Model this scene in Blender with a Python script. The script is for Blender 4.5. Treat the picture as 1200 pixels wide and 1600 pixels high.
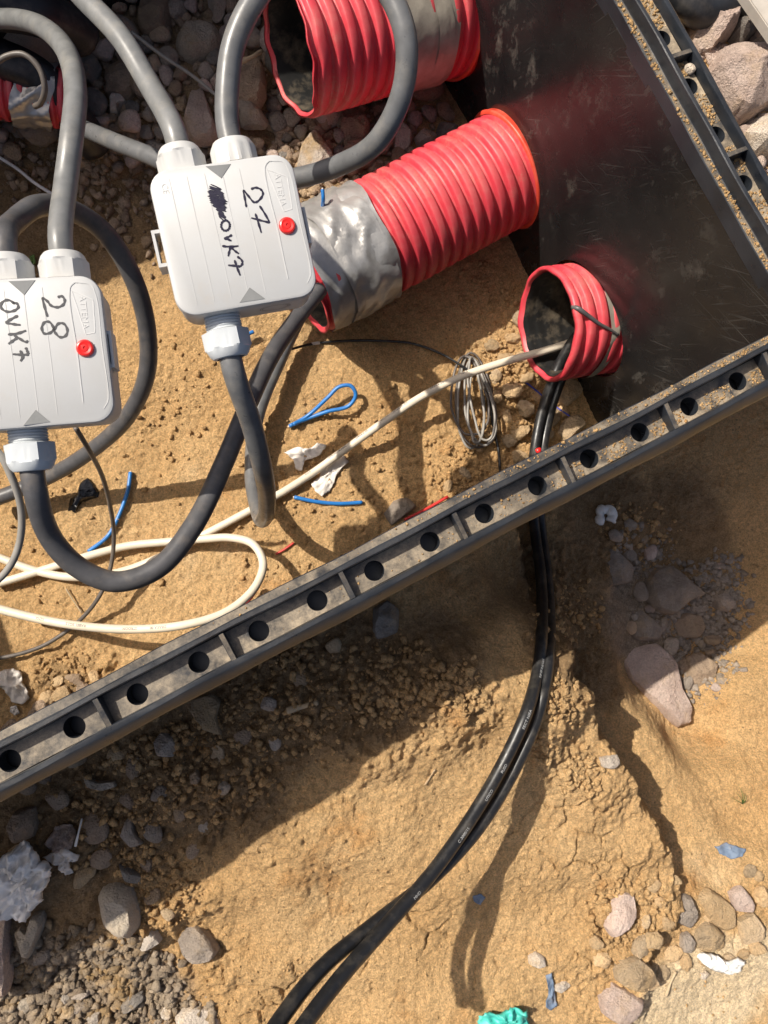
import bpy, bmesh, math, random
import numpy as np
from mathutils import Vector, Matrix, noise as mnoise

random.seed(7)
rng = np.random.default_rng(11)
for o in list(bpy.data.objects):
    bpy.data.objects.remove(o, do_unlink=True)
scene = bpy.context.scene
COL = scene.collection

# ------------------------------------------------------------------ camera
FPX = 1200.0                       # focal length in photo pixels (photo 1200 x 1600)
CAMZ = 0.95                        # camera height above the pit floor
_d = np.array([-0.105, -0.12, -1.0]); _d /= np.linalg.norm(_d)     # 'down' in camera axes
_z = -_d
_x = np.array([1.0, 0, 0]); _x = _x - (_x @ _z) * _z; _x /= np.linalg.norm(_x)
_y = np.cross(_z, _x)
CM = np.array([_x, _y, _z])        # camera axes -> world
CAM = np.array([0, 0, CAMZ])
cd = bpy.data.cameras.new('camera')
cd.sensor_fit = 'VERTICAL'; cd.sensor_height = 36.0
cd.lens = FPX / 1600.0 * 36.0
cd.clip_start = 0.01; cd.clip_end = 200.0
camera = bpy.data.objects.new('camera', cd); COL.objects.link(camera)
m4 = Matrix.Identity(4)
for i in range(3):
    for j in range(3):
        m4[i][j] = CM[i][j]
    m4[i][3] = CAM[i]
camera.matrix_world = m4
scene.camera = camera


def ray(px, py):
    w = CM @ np.array([(px - 600) / FPX, (800 - py) / FPX, -1.0])
    return w / np.linalg.norm(w)


def A(px, py, z):
    """pixel -> point on the horizontal plane at height z"""
    r = ray(px, py); k = (z - CAMZ) / r[2]
    return CAM + r * k


# chamber frame axes: s along the front beam (to the right), t towards the back
RIMZ = 0.35                        # top of the rim lips
CHF = RIMZ - 0.015                 # floor of the rim channel
h0, h13 = A(16, 1190, CHF)[:2], A(1153, 597, CHF)[:2]
D1 = (h13 - h0) / np.linalg.norm(h13 - h0)
D2 = np.array([-D1[1], D1[0]])
HSP = np.linalg.norm(h13 - h0) / 13
_r = np.mean([A(1035, 57, CHF)[:2], A(1080, 134, CHF)[:2], A(1124, 211, CHF)[:2], A(1168, 285, CHF)[:2]], axis=0)
_s = (_r - h0) @ D1 - 0.002
ORG = h0 + D1 * _s                 # corner where front and right channel lines cross


def ST(p):
    q = np.asarray(p)[:2] - ORG
    return q @ D1, q @ D2


def W(s, t, z=0.0):
    q = ORG + D1 * s + D2 * t
    return np.array([q[0], q[1], z])


# ------------------------------------------------------------------ sun + sky
SUNK = 0.84                        # horizontal shadow length per metre of height
sh = (D1 * 0.615 - D2 * 0.788); sh /= np.linalg.norm(sh)
SUNDIR = np.array([sh[0] * SUNK, sh[1] * SUNK, -1.0]); SUNDIR /= np.linalg.norm(SUNDIR)
elev = math.atan2(1.0, SUNK)
sd = bpy.data.lights.new('sun', 'SUN'); sd.energy = 4.8; sd.angle = math.radians(0.5)
sd.color = (1.0, 0.93, 0.82)
sun = bpy.data.objects.new('sun', sd); COL.objects.link(sun)
sun.rotation_euler = Vector(SUNDIR).to_track_quat('-Z', 'Y').to_euler()
sun.location = (-1, 1, 3)
world = bpy.data.worlds.new('World'); scene.world = world; world.use_nodes = True
wn = world.node_tree; wn.nodes.clear()
sky = wn.nodes.new('ShaderNodeTexSky'); sky.sky_type = 'NISHITA'; sky.sun_disc = False
sky.sun_elevation = elev; sky.dust_density = 5.0; sky.ozone_density = 0.5; sky.air_density = 0.8
sky.sun_rotation = math.atan2(-SUNDIR[0], -SUNDIR[1])
bg = wn.nodes.new('ShaderNodeBackground'); bg.inputs[1].default_value = 0.09
wo = wn.nodes.new('ShaderNodeOutputWorld')
wn.links.new(sky.outputs[0], bg.inputs[0]); wn.links.new(bg.outputs[0], wo.inputs[0])
scene.view_settings.view_transform = 'Standard'
scene.view_settings.look = 'None'
scene.view_settings.gamma = 1.0
scene.view_settings.use_curve_mapping = False
scene.view_settings.exposure = 0.30

# ------------------------------------------------------------------ materials
MATS = {}


class NT:
    def __init__(s, name):
        s.m = bpy.data.materials.new(name); s.m.use_nodes = True
        s.t = s.m.node_tree
        s.b = s.t.nodes['Principled BSDF']
        MATS[name] = s.m

    def n(s, typ, **kw):
        o = s.t.nodes.new(typ)
        for k, v in kw.items():
            setattr(o, k, v)
        return o

    def l(s, a, b):
        s.t.links.new(a, b)

    def coord(s, scale=(1, 1, 1), rot=(0, 0, 0), kind='Object'):
        c = s.n('ShaderNodeTexCoord'); mp = s.n('ShaderNodeMapping')
        mp.inputs['Scale'].default_value = scale; mp.inputs['Rotation'].default_value = rot
        s.l(c.outputs[kind], mp.inputs[0])
        return mp.outputs[0]

    def noise(s, vec, scale, detail=4, rough=0.55):
        o = s.n('ShaderNodeTexNoise')
        o.inputs['Scale'].default_value = scale; o.inputs['Detail'].default_value = detail
        o.inputs['Roughness'].default_value = rough
        s.l(vec, o.inputs['Vector'])
        return o.outputs['Fac']

    def ramp(s, fac, stops):
        o = s.n('ShaderNodeValToRGB'); r = o.color_ramp
        while len(r.elements) < len(stops):
            r.elements.new(0.5)
        for e, (p, c) in zip(r.elements, stops):
            e.position = p
            e.color = (c, c, c, 1) if not hasattr(c, '__len__') else (*c, 1)
        s.l(fac, o.inputs[0])
        return o.outputs[0]

    def mix(s, fac, a, b, mode='MIX'):
        o = s.n('ShaderNodeMix', data_type='RGBA', blend_type=mode)
        for sock, v in ((o.inputs[0], fac), (o.inputs[6], a), (o.inputs[7], b)):
            if hasattr(v, 'is_linked'):
                s.l(v, sock)
            elif hasattr(v, '__len__'):
                sock.default_value = (*v, 1)
            else:
                sock.default_value = v
        return o.outputs[2]

    def math(s, op, a, b=0.0):
        o = s.n('ShaderNodeMath', operation=op)
        for sock, v in ((o.inputs[0], a), (o.inputs[1], b)):
            if hasattr(v, 'is_linked'):
                s.l(v, sock)
            else:
                sock.default_value = v
        return o.outputs[0]

    def color(s, v):
        s.l(v, s.b.inputs['Base Color']) if hasattr(v, 'is_linked') else setattr(s.b.inputs['Base Color'], 'default_value', (*v, 1))

    def rough(s, v):
        s.l(v, s.b.inputs['Roughness']) if hasattr(v, 'is_linked') else setattr(s.b.inputs['Roughness'], 'default_value', v)

    def bump(s, h, strength=0.3, dist=0.002):
        o = s.n('ShaderNodeBump'); o.inputs['Strength'].default_value = strength
        o.inputs['Distance'].default_value = dist
        s.l(h, o.inputs['Height']); s.l(o.outputs[0], s.b.inputs['Normal'])


def plastic(name, col, rough=0.4, dust=0.0, dustcol=(0.45, 0.36, 0.25), var=0.12, scale=60, bump=0.08, spec=0.5, metal=0.0):
    k = NT(name); v = k.coord()
    f = k.noise(v, scale, 5)
    c = k.mix(k.ramp(f, [(0.3, 0), (0.7, 1)]), tuple(x * (1 - var) for x in col), tuple(min(1, x * (1 + var)) for x in col))
    if dust > 0:
        f2 = k.noise(v, scale * 0.6, 8, 0.7)
        c = k.mix(k.ramp(f2, [(0.5, 0), (0.75, dust)]), c, dustcol)
    k.color(c)
    k.rough(k.ramp(k.noise(v, scale * 1.7, 4), [(0.3, max(0, rough - 0.08)), (0.7, min(1, rough + 0.12))]))
    k.b.inputs['Specular IOR Level'].default_value = spec
    k.b.inputs['Metallic'].default_value = metal
    if bump:
        k.bump(k.noise(v, scale * 6, 4), bump, 0.0006)
    return k.m


def stonemat(name, c1, c2, c3=None, scale=45):
    k = NT(name)
    gp = k.n('ShaderNodeNewGeometry')
    v = gp.outputs['Position']
    oi = k.n('ShaderNodeObjectInfo')
    vm = k.n('ShaderNodeVectorMath', operation='ADD'); k.l(v, vm.inputs[0])
    cmb = k.n('ShaderNodeCombineXYZ'); k.l(k.math('MULTIPLY', oi.outputs['Random'], 17.0), cmb.inputs[0]); k.l(cmb.outputs[0], vm.inputs[1])
    v = vm.outputs[0]
    c = k.mix(k.ramp(k.noise(v, scale, 6, 0.65), [(0.35, 0), (0.68, 1)]), c1, c2)
    if c3:
        c = k.mix(k.ramp(k.noise(v, scale * 0.5, 5, 0.6), [(0.5, 0), (0.62, 0.85)]), c, c3)
    c = k.mix(k.ramp(k.noise(v, 420, 4, 0.7), [(0.4, 0.0), (0.8, 0.45)]), c, (0.13, 0.105, 0.08))
    c = k.mix(k.ramp(k.noise(v, 26, 6, 0.7), [(0.52, 0.0), (0.72, 0.6)]), c, (0.50, 0.36, 0.21))
    rnd = k.math('FRACT', k.math('ADD', oi.outputs['Random'], k.math('MULTIPLY', gp.outputs['Random Per Island'], 1.0)))
    br = k.math('ADD', k.math('MULTIPLY', rnd, 0.55), 1.08)
    c = k.mix(k.ramp(k.math('FRACT', k.math('MULTIPLY', rnd, 7.31)), [(0.55, 0.0), (1.0, 0.5)]), c, c2)
    hsv = k.n('ShaderNodeHueSaturation'); k.l(br, hsv.inputs['Value']); k.l(c, hsv.inputs['Color'])
    k.color(hsv.outputs[0])
    k.rough(0.9); k.b.inputs['Specular IOR Level'].default_value = 0.25
    k.bump(k.math('ADD', k.noise(v, 120, 6, 0.7), k.math('MULTIPLY', k.noise(v, 520, 4, 0.7), 0.6)), 1.0, 0.009)
    return k.m


# sand / soil: colours only, driven by noise and a per-vertex soil-type attribute
k = NT('soil'); v = k.coord()
big = k.ramp(k.noise(v, 5, 5, 0.6), [(0.3, 0), (0.7, 1)])
c = k.mix(big, (0.67, 0.415, 0.185), (0.77, 0.52, 0.262))
c = k.mix(k.ramp(k.noise(v, 22, 6, 0.65), [(0.45, 0), (0.75, 0.55)]), c, (0.54, 0.325, 0.140))
c = k.mix(k.ramp(k.noise(v, 11, 4, 0.6), [(0.60, 0), (0.72, 0.55)]), c, (0.62, 0.31, 0.105))
c = k.mix(k.ramp(k.noise(v, 160, 5, 0.7), [(0.38, 0.0), (0.8, 0.45)]), c, (0.36, 0.225, 0.115))
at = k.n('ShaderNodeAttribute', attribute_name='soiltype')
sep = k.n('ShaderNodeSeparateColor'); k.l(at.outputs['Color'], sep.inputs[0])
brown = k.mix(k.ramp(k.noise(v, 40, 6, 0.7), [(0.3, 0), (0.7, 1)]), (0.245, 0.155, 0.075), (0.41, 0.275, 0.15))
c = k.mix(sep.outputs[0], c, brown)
grey = k.mix(k.ramp(k.noise(v, 120, 5, 0.75), [(0.3, 0), (0.7, 1)]), (0.25, 0.185, 0.125), (0.46, 0.36, 0.26))
c = k.mix(sep.outputs[1], c, grey)
pale = k.mix(k.ramp(k.noise(v, 30, 5, 0.6), [(0.3, 0), (0.7, 1)]), (0.74, 0.575, 0.36), (0.82, 0.65, 0.43))
c = k.mix(sep.outputs[2], c, pale)
spk = k.n('ShaderNodeTexVoronoi'); spk.inputs['Scale'].default_value = 210; k.l(v, spk.inputs['Vector'])
c = k.mix(k.ramp(spk.outputs['Distance'], [(0.05, 0.45), (0.14, 0.0)]), c, (0.72, 0.62, 0.48))
grain = k.ramp(k.noise(v, 430, 2, 0.6), [(0.32, 0.80), (0.50, 1.06), (0.68, 1.30)])
c = k.mix(1.0, c, grain, 'MULTIPLY')
grain2 = k.ramp(k.noise(v, 130, 4, 0.7), [(0.30, 0.82), (0.50, 1.05), (0.70, 1.18)])
c = k.mix(1.0, c, grain2, 'MULTIPLY')
pits = k.n('ShaderNodeTexVoronoi'); pits.inputs['Scale'].default_value = 120; k.l(v, pits.inputs['Vector'])
pm = k.math('MULTIPLY', k.ramp(pits.outputs['Distance'], [(0.08, 0.75), (0.20, 0.0)]), k.ramp(k.noise(v, 20, 3), [(0.48, 0), (0.62, 1)]))
c = k.mix(pm, c, (0.16, 0.10, 0.055))
k.color(c); k.rough(0.95); k.b.inputs['Specular IOR Level'].default_value = 0.15
k.bump(k.math('ADD', k.math('MULTIPLY', k.noise(v, 230, 6, 0.8), 1.0), k.math('MULTIPLY', k.noise(v, 700, 3), 0.5)), 1.0, 0.0065)
SOIL = k.m

# black chamber plastic with scratches
k = NT('black_plastic_wall'); v = k.coord()
c = k.mix(k.ramp(k.noise(v, 9, 6, 0.65), [(0.35, 0), (0.7, 1)]), (0.009, 0.0092, 0.010), (0.022, 0.021, 0.021))
geo = k.coord()
AD2 = math.atan2(D2[1], D2[0])
for tilt, ln, wd, lo, hi, st in ((0.9, 9, 380, 0.63, 0.74, 0.20), (0.35, 6, 520, 0.64, 0.74, 0.16), (1.2, 16, 620, 0.62, 0.72, 0.16)):
    cc_ = k.n('ShaderNodeTexCoord'); mp_ = k.n('ShaderNodeMapping', vector_type='TEXTURE')
    mp_.inputs['Rotation'].default_value = (0, tilt, AD2); mp_.inputs['Scale'].default_value = (1 / ln, 1 / 40.0, 1 / wd)
    k.l(cc_.outputs['Object'], mp_.inputs[0])
    f = k.ramp(k.noise(mp_.outputs[0], 1.0, 2, 0.5), [(lo, 0), (hi, st)])
    f = k.math('MULTIPLY', f, k.ramp(k.noise(v, 8, 3), [(0.46, 0), (0.62, 1)]))
    c = k.mix(f, c, (0.26, 0.25, 0.23))
blotch = k.math('MULTIPLY', k.ramp(k.noise(k.coord(scale=(8, 30, 16), rot=(0.3, 0.7, 0.4)), 1.6, 7, 0.7), [(0.55, 0), (0.72, 0.48)]), k.ramp(k.noise(v, 5, 2), [(0.42, 0), (0.6, 1)]))
c = k.mix(blotch, c, (0.24, 0.22, 0.19))
sp = k.ramp(k.noise(v, 620, 4, 0.8), [(0.63, 0), (0.74, 0.6)])
c = k.mix(sp, c, (0.30, 0.25, 0.20))
k.color(c)
k.rough(k.ramp(k.noise(v, 40, 6, 0.7), [(0.3, 0.16), (0.7, 0.32)]))
k.b.inputs['Specular IOR Level'].default_value = 0.4
k.bump(k.noise(v, 300, 4, 0.7), 0.10, 0.0006)
WALLM = k.m

# rim plastic: dust lies on what faces up
k = NT('dusty_rim_plastic'); v = k.coord()
gn = k.n('ShaderNodeNewGeometry'); sx = k.n('ShaderNodeSeparateXYZ'); k.l(gn.outputs['True Normal'], sx.inputs[0])
up = k.ramp(sx.outputs[2], [(0.80, 0), (0.95, 1)])
d = k.ramp(k.noise(v, 55, 8, 0.72), [(0.34, 0.05), (0.60, 0.90)])
fine = k.ramp(k.noise(v, 500, 4, 0.8), [(0.35, 0.6), (0.6, 1)])
patch = k.ramp(k.noise(v, 14, 4, 0.6), [(0.35, 0.5), (0.65, 1.0)])
att = k.n('ShaderNodeAttribute', attribute_name='dust')
dd = k.math('MULTIPLY', k.math('MULTIPLY', k.math('MULTIPLY', d, up), fine), k.math('MULTIPLY', patch, att.outputs['Fac']))
base = k.mix(k.ramp(k.noise(v, 30, 5), [(0.3, 0), (0.7, 1)]), (0.012, 0.0145, 0.019), (0.026, 0.030, 0.037))
base = k.mix(k.ramp(k.noise(v, 450, 4, 0.85), [(0.66, 0), (0.80, 0.45)]), base, (0.28, 0.25, 0.21))
c = k.mix(dd, base, (0.50, 0.40, 0.275))
k.color(c)
k.rough(k.math('ADD', k.math('MULTIPLY', dd, 0.5), k.ramp(k.noise(v, 60, 5), [(0.3, 0.26), (0.7, 0.42)])))
k.bump(k.noise(v, 500, 5, 0.7), 0.25, 0.0007)
RIMM = k.m

# corrugated conduit red
k = NT('red_conduit'); v = k.coord()
c = k.mix(k.ramp(k.noise(v, 20, 5, 0.6), [(0.3, 0), (0.7, 1)]), (0.57, 0.036, 0.055), (0.66, 0.055, 0.080))
c = k.mix(k.ramp(k.noise(v, 75, 7, 0.75), [(0.50, 0), (0.78, 0.28)]), c, (0.60, 0.22, 0.21))
c = k.mix(k.ramp(k.noise(k.coord(scale=(1, 1, 0.15)), 240, 3, 0.7), [(0.66, 0), (0.74, 0.4)]), c, (0.30, 0.05, 0.04))
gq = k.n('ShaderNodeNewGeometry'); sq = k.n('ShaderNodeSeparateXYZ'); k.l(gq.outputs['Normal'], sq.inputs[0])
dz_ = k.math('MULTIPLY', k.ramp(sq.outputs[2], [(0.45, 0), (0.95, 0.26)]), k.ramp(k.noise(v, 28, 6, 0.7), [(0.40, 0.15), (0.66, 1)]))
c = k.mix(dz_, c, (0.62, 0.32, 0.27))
grm = k.math('MULTIPLY', k.ramp(k.noise(v, 16, 5, 0.65), [(0.48, 0), (0.66, 0.55)]), k.ramp(k.noise(v, 260, 4, 0.8), [(0.40, 0.1), (0.65, 1)]))
c = k.mix(grm, c, (0.44, 0.24, 0.17))
k.color(c); k.rough(k.ramp(k.noise(v, 60, 4), [(0.3, 0.42), (0.7, 0.62)]))
k.bump(k.noise(v, 220, 4), 0.08, 0.0006)
RED = k.m
ORANGE = plastic('orange_red_collar', (0.66, 0.065, 0.035), 0.4, 0.35)
LINER = plastic('black_liner', (0.018, 0.018, 0.018), 0.35, 0.35)
k = NT('silver_tape'); v = k.coord()
c = k.mix(k.ramp(k.noise(v, 18, 5, 0.6), [(0.3, 0), (0.7, 1)]), (0.34, 0.325, 0.31), (0.56, 0.55, 0.53))
k.color(c); k.b.inputs['Metallic'].default_value = 0.55
k.rough(k.ramp(k.noise(v, 30, 4), [(0.3, 0.28), (0.7, 0.48)])); k.bump(k.noise(v, 45, 4, 0.6), 0.35, 0.003)
TAPE = k.m
k = NT('dusty_tape'); v = k.coord()
c = k.mix(k.ramp(k.noise(v, 25, 6, 0.65), [(0.3, 0), (0.7, 1)]), (0.23, 0.20, 0.165), (0.40, 0.36, 0.30))
k.color(c); k.b.inputs['Metallic'].default_value = 0.2; k.rough(0.55); k.bump(k.noise(v, 60, 4, 0.6), 0.3, 0.002)
DTAPE = k.m
k = NT('grey_box_plastic'); v = k.coord()
c = k.mix(k.ramp(k.noise(v, 25, 6, 0.65), [(0.40, 0), (0.8, 0.5)]), (0.475, 0.48, 0.48), (0.43, 0.415, 0.385))
c = k.mix(k.ramp(k.noise(v, 350, 4, 0.85), [(0.68, 0), (0.76, 0.5)]), c, (0.33, 0.27, 0.2))
c = k.mix(k.ramp(k.noise(v, 14, 5, 0.7), [(0.60, 0), (0.74, 0.30)]), c, (0.50, 0.41, 0.30))
k.color(c); k.rough(0.45); k.bump(k.noise(v, 600, 3), 0.06, 0.0004)
BOXM = k.m
GLAND = plastic('white_gland_plastic', (0.50, 0.50, 0.49), 0.45, 0.25, var=0.03)
GLANDG = plastic('grey_gland_plastic', (0.52, 0.55, 0.57), 0.45, 0.10, var=0.03)
TRI = plastic('triangle_grey', (0.185, 0.19, 0.19), 0.5, 0, var=0.08, bump=0.2)
BTN = plastic('red_button', (0.70, 0.018, 0.016), 0.3, 0)
INK = plastic('marker_ink', (0.012, 0.010, 0.028), 0.4, 0)
INK2 = plastic('worn_marker_ink', (0.055, 0.055, 0.06), 0.5, 0)
INKB = plastic('print_ink', (0.03, 0.03, 0.06), 0.6, 0)
INKW = plastic('white_print', (0.42, 0.42, 0.41), 0.6, 0.6, dustcol=(0.03, 0.03, 0.03))
CABG = plastic('grey_cable', (0.125, 0.127, 0.13), 0.34, 0.28, dustcol=(0.36, 0.32, 0.26), var=0.16, scale=75)
CABGL = plastic('light_grey_cable', (0.165, 0.167, 0.165), 0.36, 0.28, dustcol=(0.42, 0.37, 0.29), var=0.16, scale=75)
CABD = plastic('dark_grey_cable', (0.080, 0.079, 0.083), 0.38, 0.32, dustcol=(0.28, 0.23, 0.18), var=0.16, scale=75)
CREAM = plastic('cream_cable', (0.70, 0.62, 0.49), 0.4, 0.12, var=0.04)
CABK = plastic('black_cable', (0.014, 0.014, 0.015), 0.36, 0.32, dustcol=(0.18, 0.155, 0.12), scale=90)
BLKTUBE = plastic('black_hose', (0.020, 0.021, 0.024), 0.4, 0.5, dustcol=(0.16, 0.14, 0.12))
WIREB = plastic('brown_grey_wire', (0.105, 0.09, 0.08), 0.45, 0.25)
WIREG = plastic('grey_wire', (0.27, 0.255, 0.23), 0.45, 0.3)
BLUE = plastic('blue_wire', (0.018, 0.17, 0.50), 0.35, 0.1)
VIOL = plastic('violet_blue', (0.05, 0.07, 0.42), 0.5, 0.2)
COPPER = plastic('copper_end', (0.70, 0.62, 0.55), 0.4, 0, metal=0.3)
PAPER = plastic('soft_paper', (0.72, 0.67, 0.61), 0.9, 0.35, dustcol=(0.50, 0.38, 0.25), var=0.06, bump=0.4)
FOAMW = plastic('white_foam', (0.78, 0.77, 0.73), 0.85, 0.1, var=0.04, scale=120, bump=0.5)
TAR = plastic('black_tar', (0.008, 0.008, 0.009), 0.12, 0.0, bump=0.15)
TEAL = plastic('teal_plastic', (0.06, 0.47, 0.40), 0.45, 0.15)
BLUEGREY = plastic('blue_grey_clay', (0.14, 0.19, 0.27), 0.7, 0.6)
WOODM = plastic('dry_wood', (0.42, 0.32, 0.20), 0.8, 0.2, var=0.2)
GRASS = plastic('grass_blade', (0.09, 0.15, 0.035), 0.6, 0.0)
REDSTRIP = plastic('red_strip', (0.55, 0.035, 0.03), 0.4, 0.2)
BOARD = plastic('pale_board', (0.42, 0.38, 0.33), 0.7, 0.4)
GREENLEAF = plastic('green_scrap', (0.16, 0.26, 0.07), 0.6)
k = NT('clear_film'); v = k.coord()
c = k.mix(k.ramp(k.noise(v, 40, 6, 0.7), [(0.35, 0), (0.7, 1)]), (0.80, 0.77, 0.72), (0.90, 0.88, 0.85))
k.color(c); k.rough(0.4); k.b.inputs['Subsurface Weight'].default_value = 0.4; k.b.inputs['Subsurface Radius'].default_value = (.01, .01, .01); k.bump(k.noise(v, 90, 5), 0.2, 0.002)
FILM = k.m
S_GREY = stonemat('stone_grey', (0.31, 0.255, 0.21), (0.44, 0.37, 0.305))
S_BROWN = stonemat('stone_brown', (0.33, 0.235, 0.165), (0.45, 0.335, 0.24), (0.46, 0.33, 0.20))
S_PINK = stonemat('stone_pink', (0.50, 0.375, 0.315), (0.62, 0.495, 0.425))
S_TAN = stonemat('stone_tan', (0.47, 0.345, 0.21), (0.58, 0.44, 0.29), (0.58, 0.40, 0.21))
S_PALE = stonemat('stone_pale', (0.58, 0.49, 0.40), (0.70, 0.62, 0.53), (0.55, 0.38, 0.20))
S_DARK = stonemat('stone_dark', (0.19, 0.17, 0.15), (0.30, 0.27, 0.24))
S_CLOD = stonemat('soil_clod', (0.56, 0.37, 0.19), (0.64, 0.455, 0.26), scale=45)
S_MIX_SHADE = stonemat('stone_mixed_shade', (0.24, 0.18, 0.125), (0.46, 0.37, 0.27), (0.42, 0.27, 0.12))  # mixed stone, darkened to paint in the shade over the corner gravel
S_ROUND = stonemat('stone_river', (0.46, 0.385, 0.295), (0.55, 0.475, 0.38))


# ------------------------------------------------------------------ object helpers
def prop(o, label=None, cat=None, group=None, kind=None):
    if label: o['label'] = label
    if cat: o['category'] = cat
    if group: o['group'] = group
    if kind: o['kind'] = kind
    return o


def link(name, me, mat=None, parent=None, smooth=True):
    o = bpy.data.objects.new(name, me); COL.objects.link(o)
    if mat is not None and len(me.materials) == 0:
        me.materials.append(mat)
    if smooth:
        me.polygons.foreach_set('use_smooth', [True] * len(me.polygons))
    if parent is not None:
        o.parent = parent
        o.matrix_parent_inverse = parent.matrix_basis.inverted()
    return o


def mesh(name, verts, faces):
    me = bpy.data.meshes.new(name)
    me.from_pydata([tuple(map(float, q)) for q in verts], [], faces)
    me.update()
    return me


def bm_mesh(name, bm):
    bmesh.ops.recalc_face_normals(bm, faces=bm.faces)
    me = bpy.data.meshes.new(name); bm.to_mesh(me); bm.free()
    return me


def empty(name, loc, label, cat, group=None):
    o = bpy.data.objects.new(name, None); COL.objects.link(o)
    o.empty_display_size = 0.02
    o.location = loc
    return prop(o, label, cat, group)


def sharp(o, ang=35):
    me = o.data
    try:
        me.set_sharp_from_angle(angle=math.radians(ang))
    except Exception:
        pass
    return o


# ------------------------------------------------------------------ numpy noise
def _hash(ix, iy, seed):
    n = (ix.astype(np.int64) * 374761393 + iy.astype(np.int64) * 668265263 + seed * 974711) & 0xffffffff
    n = ((n ^ (n >> 13)) * 1274126177) & 0xffffffff
    return ((n ^ (n >> 16)) & 0xffffff) / float(0xffffff)


def vnoise(x, y, seed=0):
    ix = np.floor(x); iy = np.floor(y); fx = x - ix; fy = y - iy
    fx = fx * fx * fx * (fx * (fx * 6 - 15) + 10); fy = fy * fy * fy * (fy * (fy * 6 - 15) + 10)
    a = _hash(ix, iy, seed); b = _hash(ix + 1, iy, seed); c_ = _hash(ix, iy + 1, seed); e = _hash(ix + 1, iy + 1, seed)
    return (a + (b - a) * fx) * (1 - fy) + (c_ + (e - c_) * fx) * fy - 0.5


def fbm(x, y, scale, octv=4, seed=0, gain=0.5):
    r = np.zeros_like(x); a = 1.0; f = scale
    for i in range(octv):
        ca, sa = math.cos(0.6 * i + 0.3), math.sin(0.6 * i + 0.3)
        r += a * vnoise((x * ca - y * sa) * f, (x * sa + y * ca) * f, seed + i * 31)
        a *= gain; f *= 2.03
    return r


def worley(x, y, scale, seed=0):
    x = x * scale; y = y * scale
    ix = np.floor(x); iy = np.floor(y)
    f1 = np.full(x.shape, 9.0); f2 = np.full(x.shape, 9.0); rid = np.zeros_like(x)
    for dx in (-1, 0, 1):
        for dy in (-1, 0, 1):
            cx = ix + dx; cy = iy + dy
            jx = cx + _hash(cx, cy, seed); jy = cy + _hash(cx, cy, seed + 77)
            dd_ = np.hypot(jx - x, jy - y)
            h = _hash(cx, cy, seed + 191)
            closer = dd_ < f1
            f2 = np.where(closer, f1, np.minimum(f2, dd_))
            rid = np.where(closer, h, rid)
            f1 = np.where(closer, dd_, f1)
    return f1, f2, rid


def sstep(a, b, x):
    t = np.clip((x - a) / (b - a), 0, 1)
    return t * t * (3 - 2 * t)


# ------------------------------------------------------------------ terrain
BENCH = [(-150, 1350, .05), (60, 1340, .07), (300, 1180, .085), (500, 1030, .10), (650, 970, .09), (740, 930, .06), (800, 1000, .09), (790, 900, .0),
         (60, 1450, .04), (200, 1400, .045), (310, 1370, .045), (450, 1270, .07), (600, 1170, .10), (700, 1080, .125), (760, 1060, .12), (840, 1115, .112),
         (930, 1190, .06), (1000, 1290, .03), (700, 1300, .045), (850, 1300, .04), (560, 1450, .02), (750, 1500, .005), (900, 1450, .01),
         (330, 1480, .012), (100, 1560, .0), (250, 1580, .0), (500, 1600, .0), (900, 1600, -.01), (1030, 1400, .005), (600, 1250, .06), (780, 1200, .07),
         (600, 1900, -.02), (0, 1900, 0), (1300, 1900, 0), (-300, 1600, .03), (-400, 1200, .1)]
HOLE = [(835, 850, -.06), (842, 930, -.02), (850, 1010, .04), (900, 900, -.09), (960, 820, -.10), (1100, 740, -.10), (1200, 690, -.10), (1000, 900, -.15), (1080, 1000, -.19), (1180, 900, -.14), (930, 1020, -.06),
        (960, 1100, -.07), (1060, 1120, -.16), (1020, 1050, -.17), (990, 1040, -.15), (1180, 1100, -.11), (1000, 1180, -.06), (1030, 1230, -.055), (1060, 1290, -.045), (1150, 1250, -.07), (1100, 1340, -.04), (1180, 1380, -.03),
        (1080, 1420, -.015), (1150, 1480, -.02), (1060, 1500, -.02), (1120, 1570, -.03), (1020, 1580, -.025), (1190, 1590, -.03), (1350, 1300, -.02), (1400, 900, -.06), (1300, 1700, -.02)]
INNER = [(100, 900, -.085), (300, 800, -.085), (500, 700, -.085), (700, 680, -.095), (830, 690, -.10), (800, 560, -.09), (880, 640, -.108), (650, 500, -.08), (900, 570, -.10), (925, 650, -.113), (840, 450, -.075),
         (300, 100, .02), (150, 150, .01), (450, 230, -.02), (600, 190, -.015), (700, 180, -.02), (50, 300, -.05), (500, 0, .03), (250, 350, -.07), (720, 260, -.03),
         (750, 400, -.075), (100, 450, -.075), (20, 1080, -.08), (0, -100, .05), (300, -200, .06), (-200, 500, -.06), (800, 450, -.08)]


def ctrl(lst):
    return np.array([[*A(px, py, z)[:2], z] for px, py, z in lst])


CB, CH, CI = ctrl(BENCH), ctrl(HOLE), ctrl(INNER)


def shepard(c, x, y, eps=0.03):
    num = np.zeros_like(x); den = np.zeros_like(x)
    for cx, cy, cz in c:
        w = 1.0 / ((x - cx) ** 2 + (y - cy) ** 2 + eps * eps) ** 2
        num += w * cz; den += w
    return num / den


EDGE = [(770, 720), (800, 850), (822, 950), (852, 1040), (885, 1085), (925, 1150), (962, 1205), (1000, 1270), (1030, 1335), (1050, 1420), (1005, 1500), (985, 1570), (980, 1800)]
EDGEW = np.array([A(px, py, 0.0)[:2] for px, py in EDGE])


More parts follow.
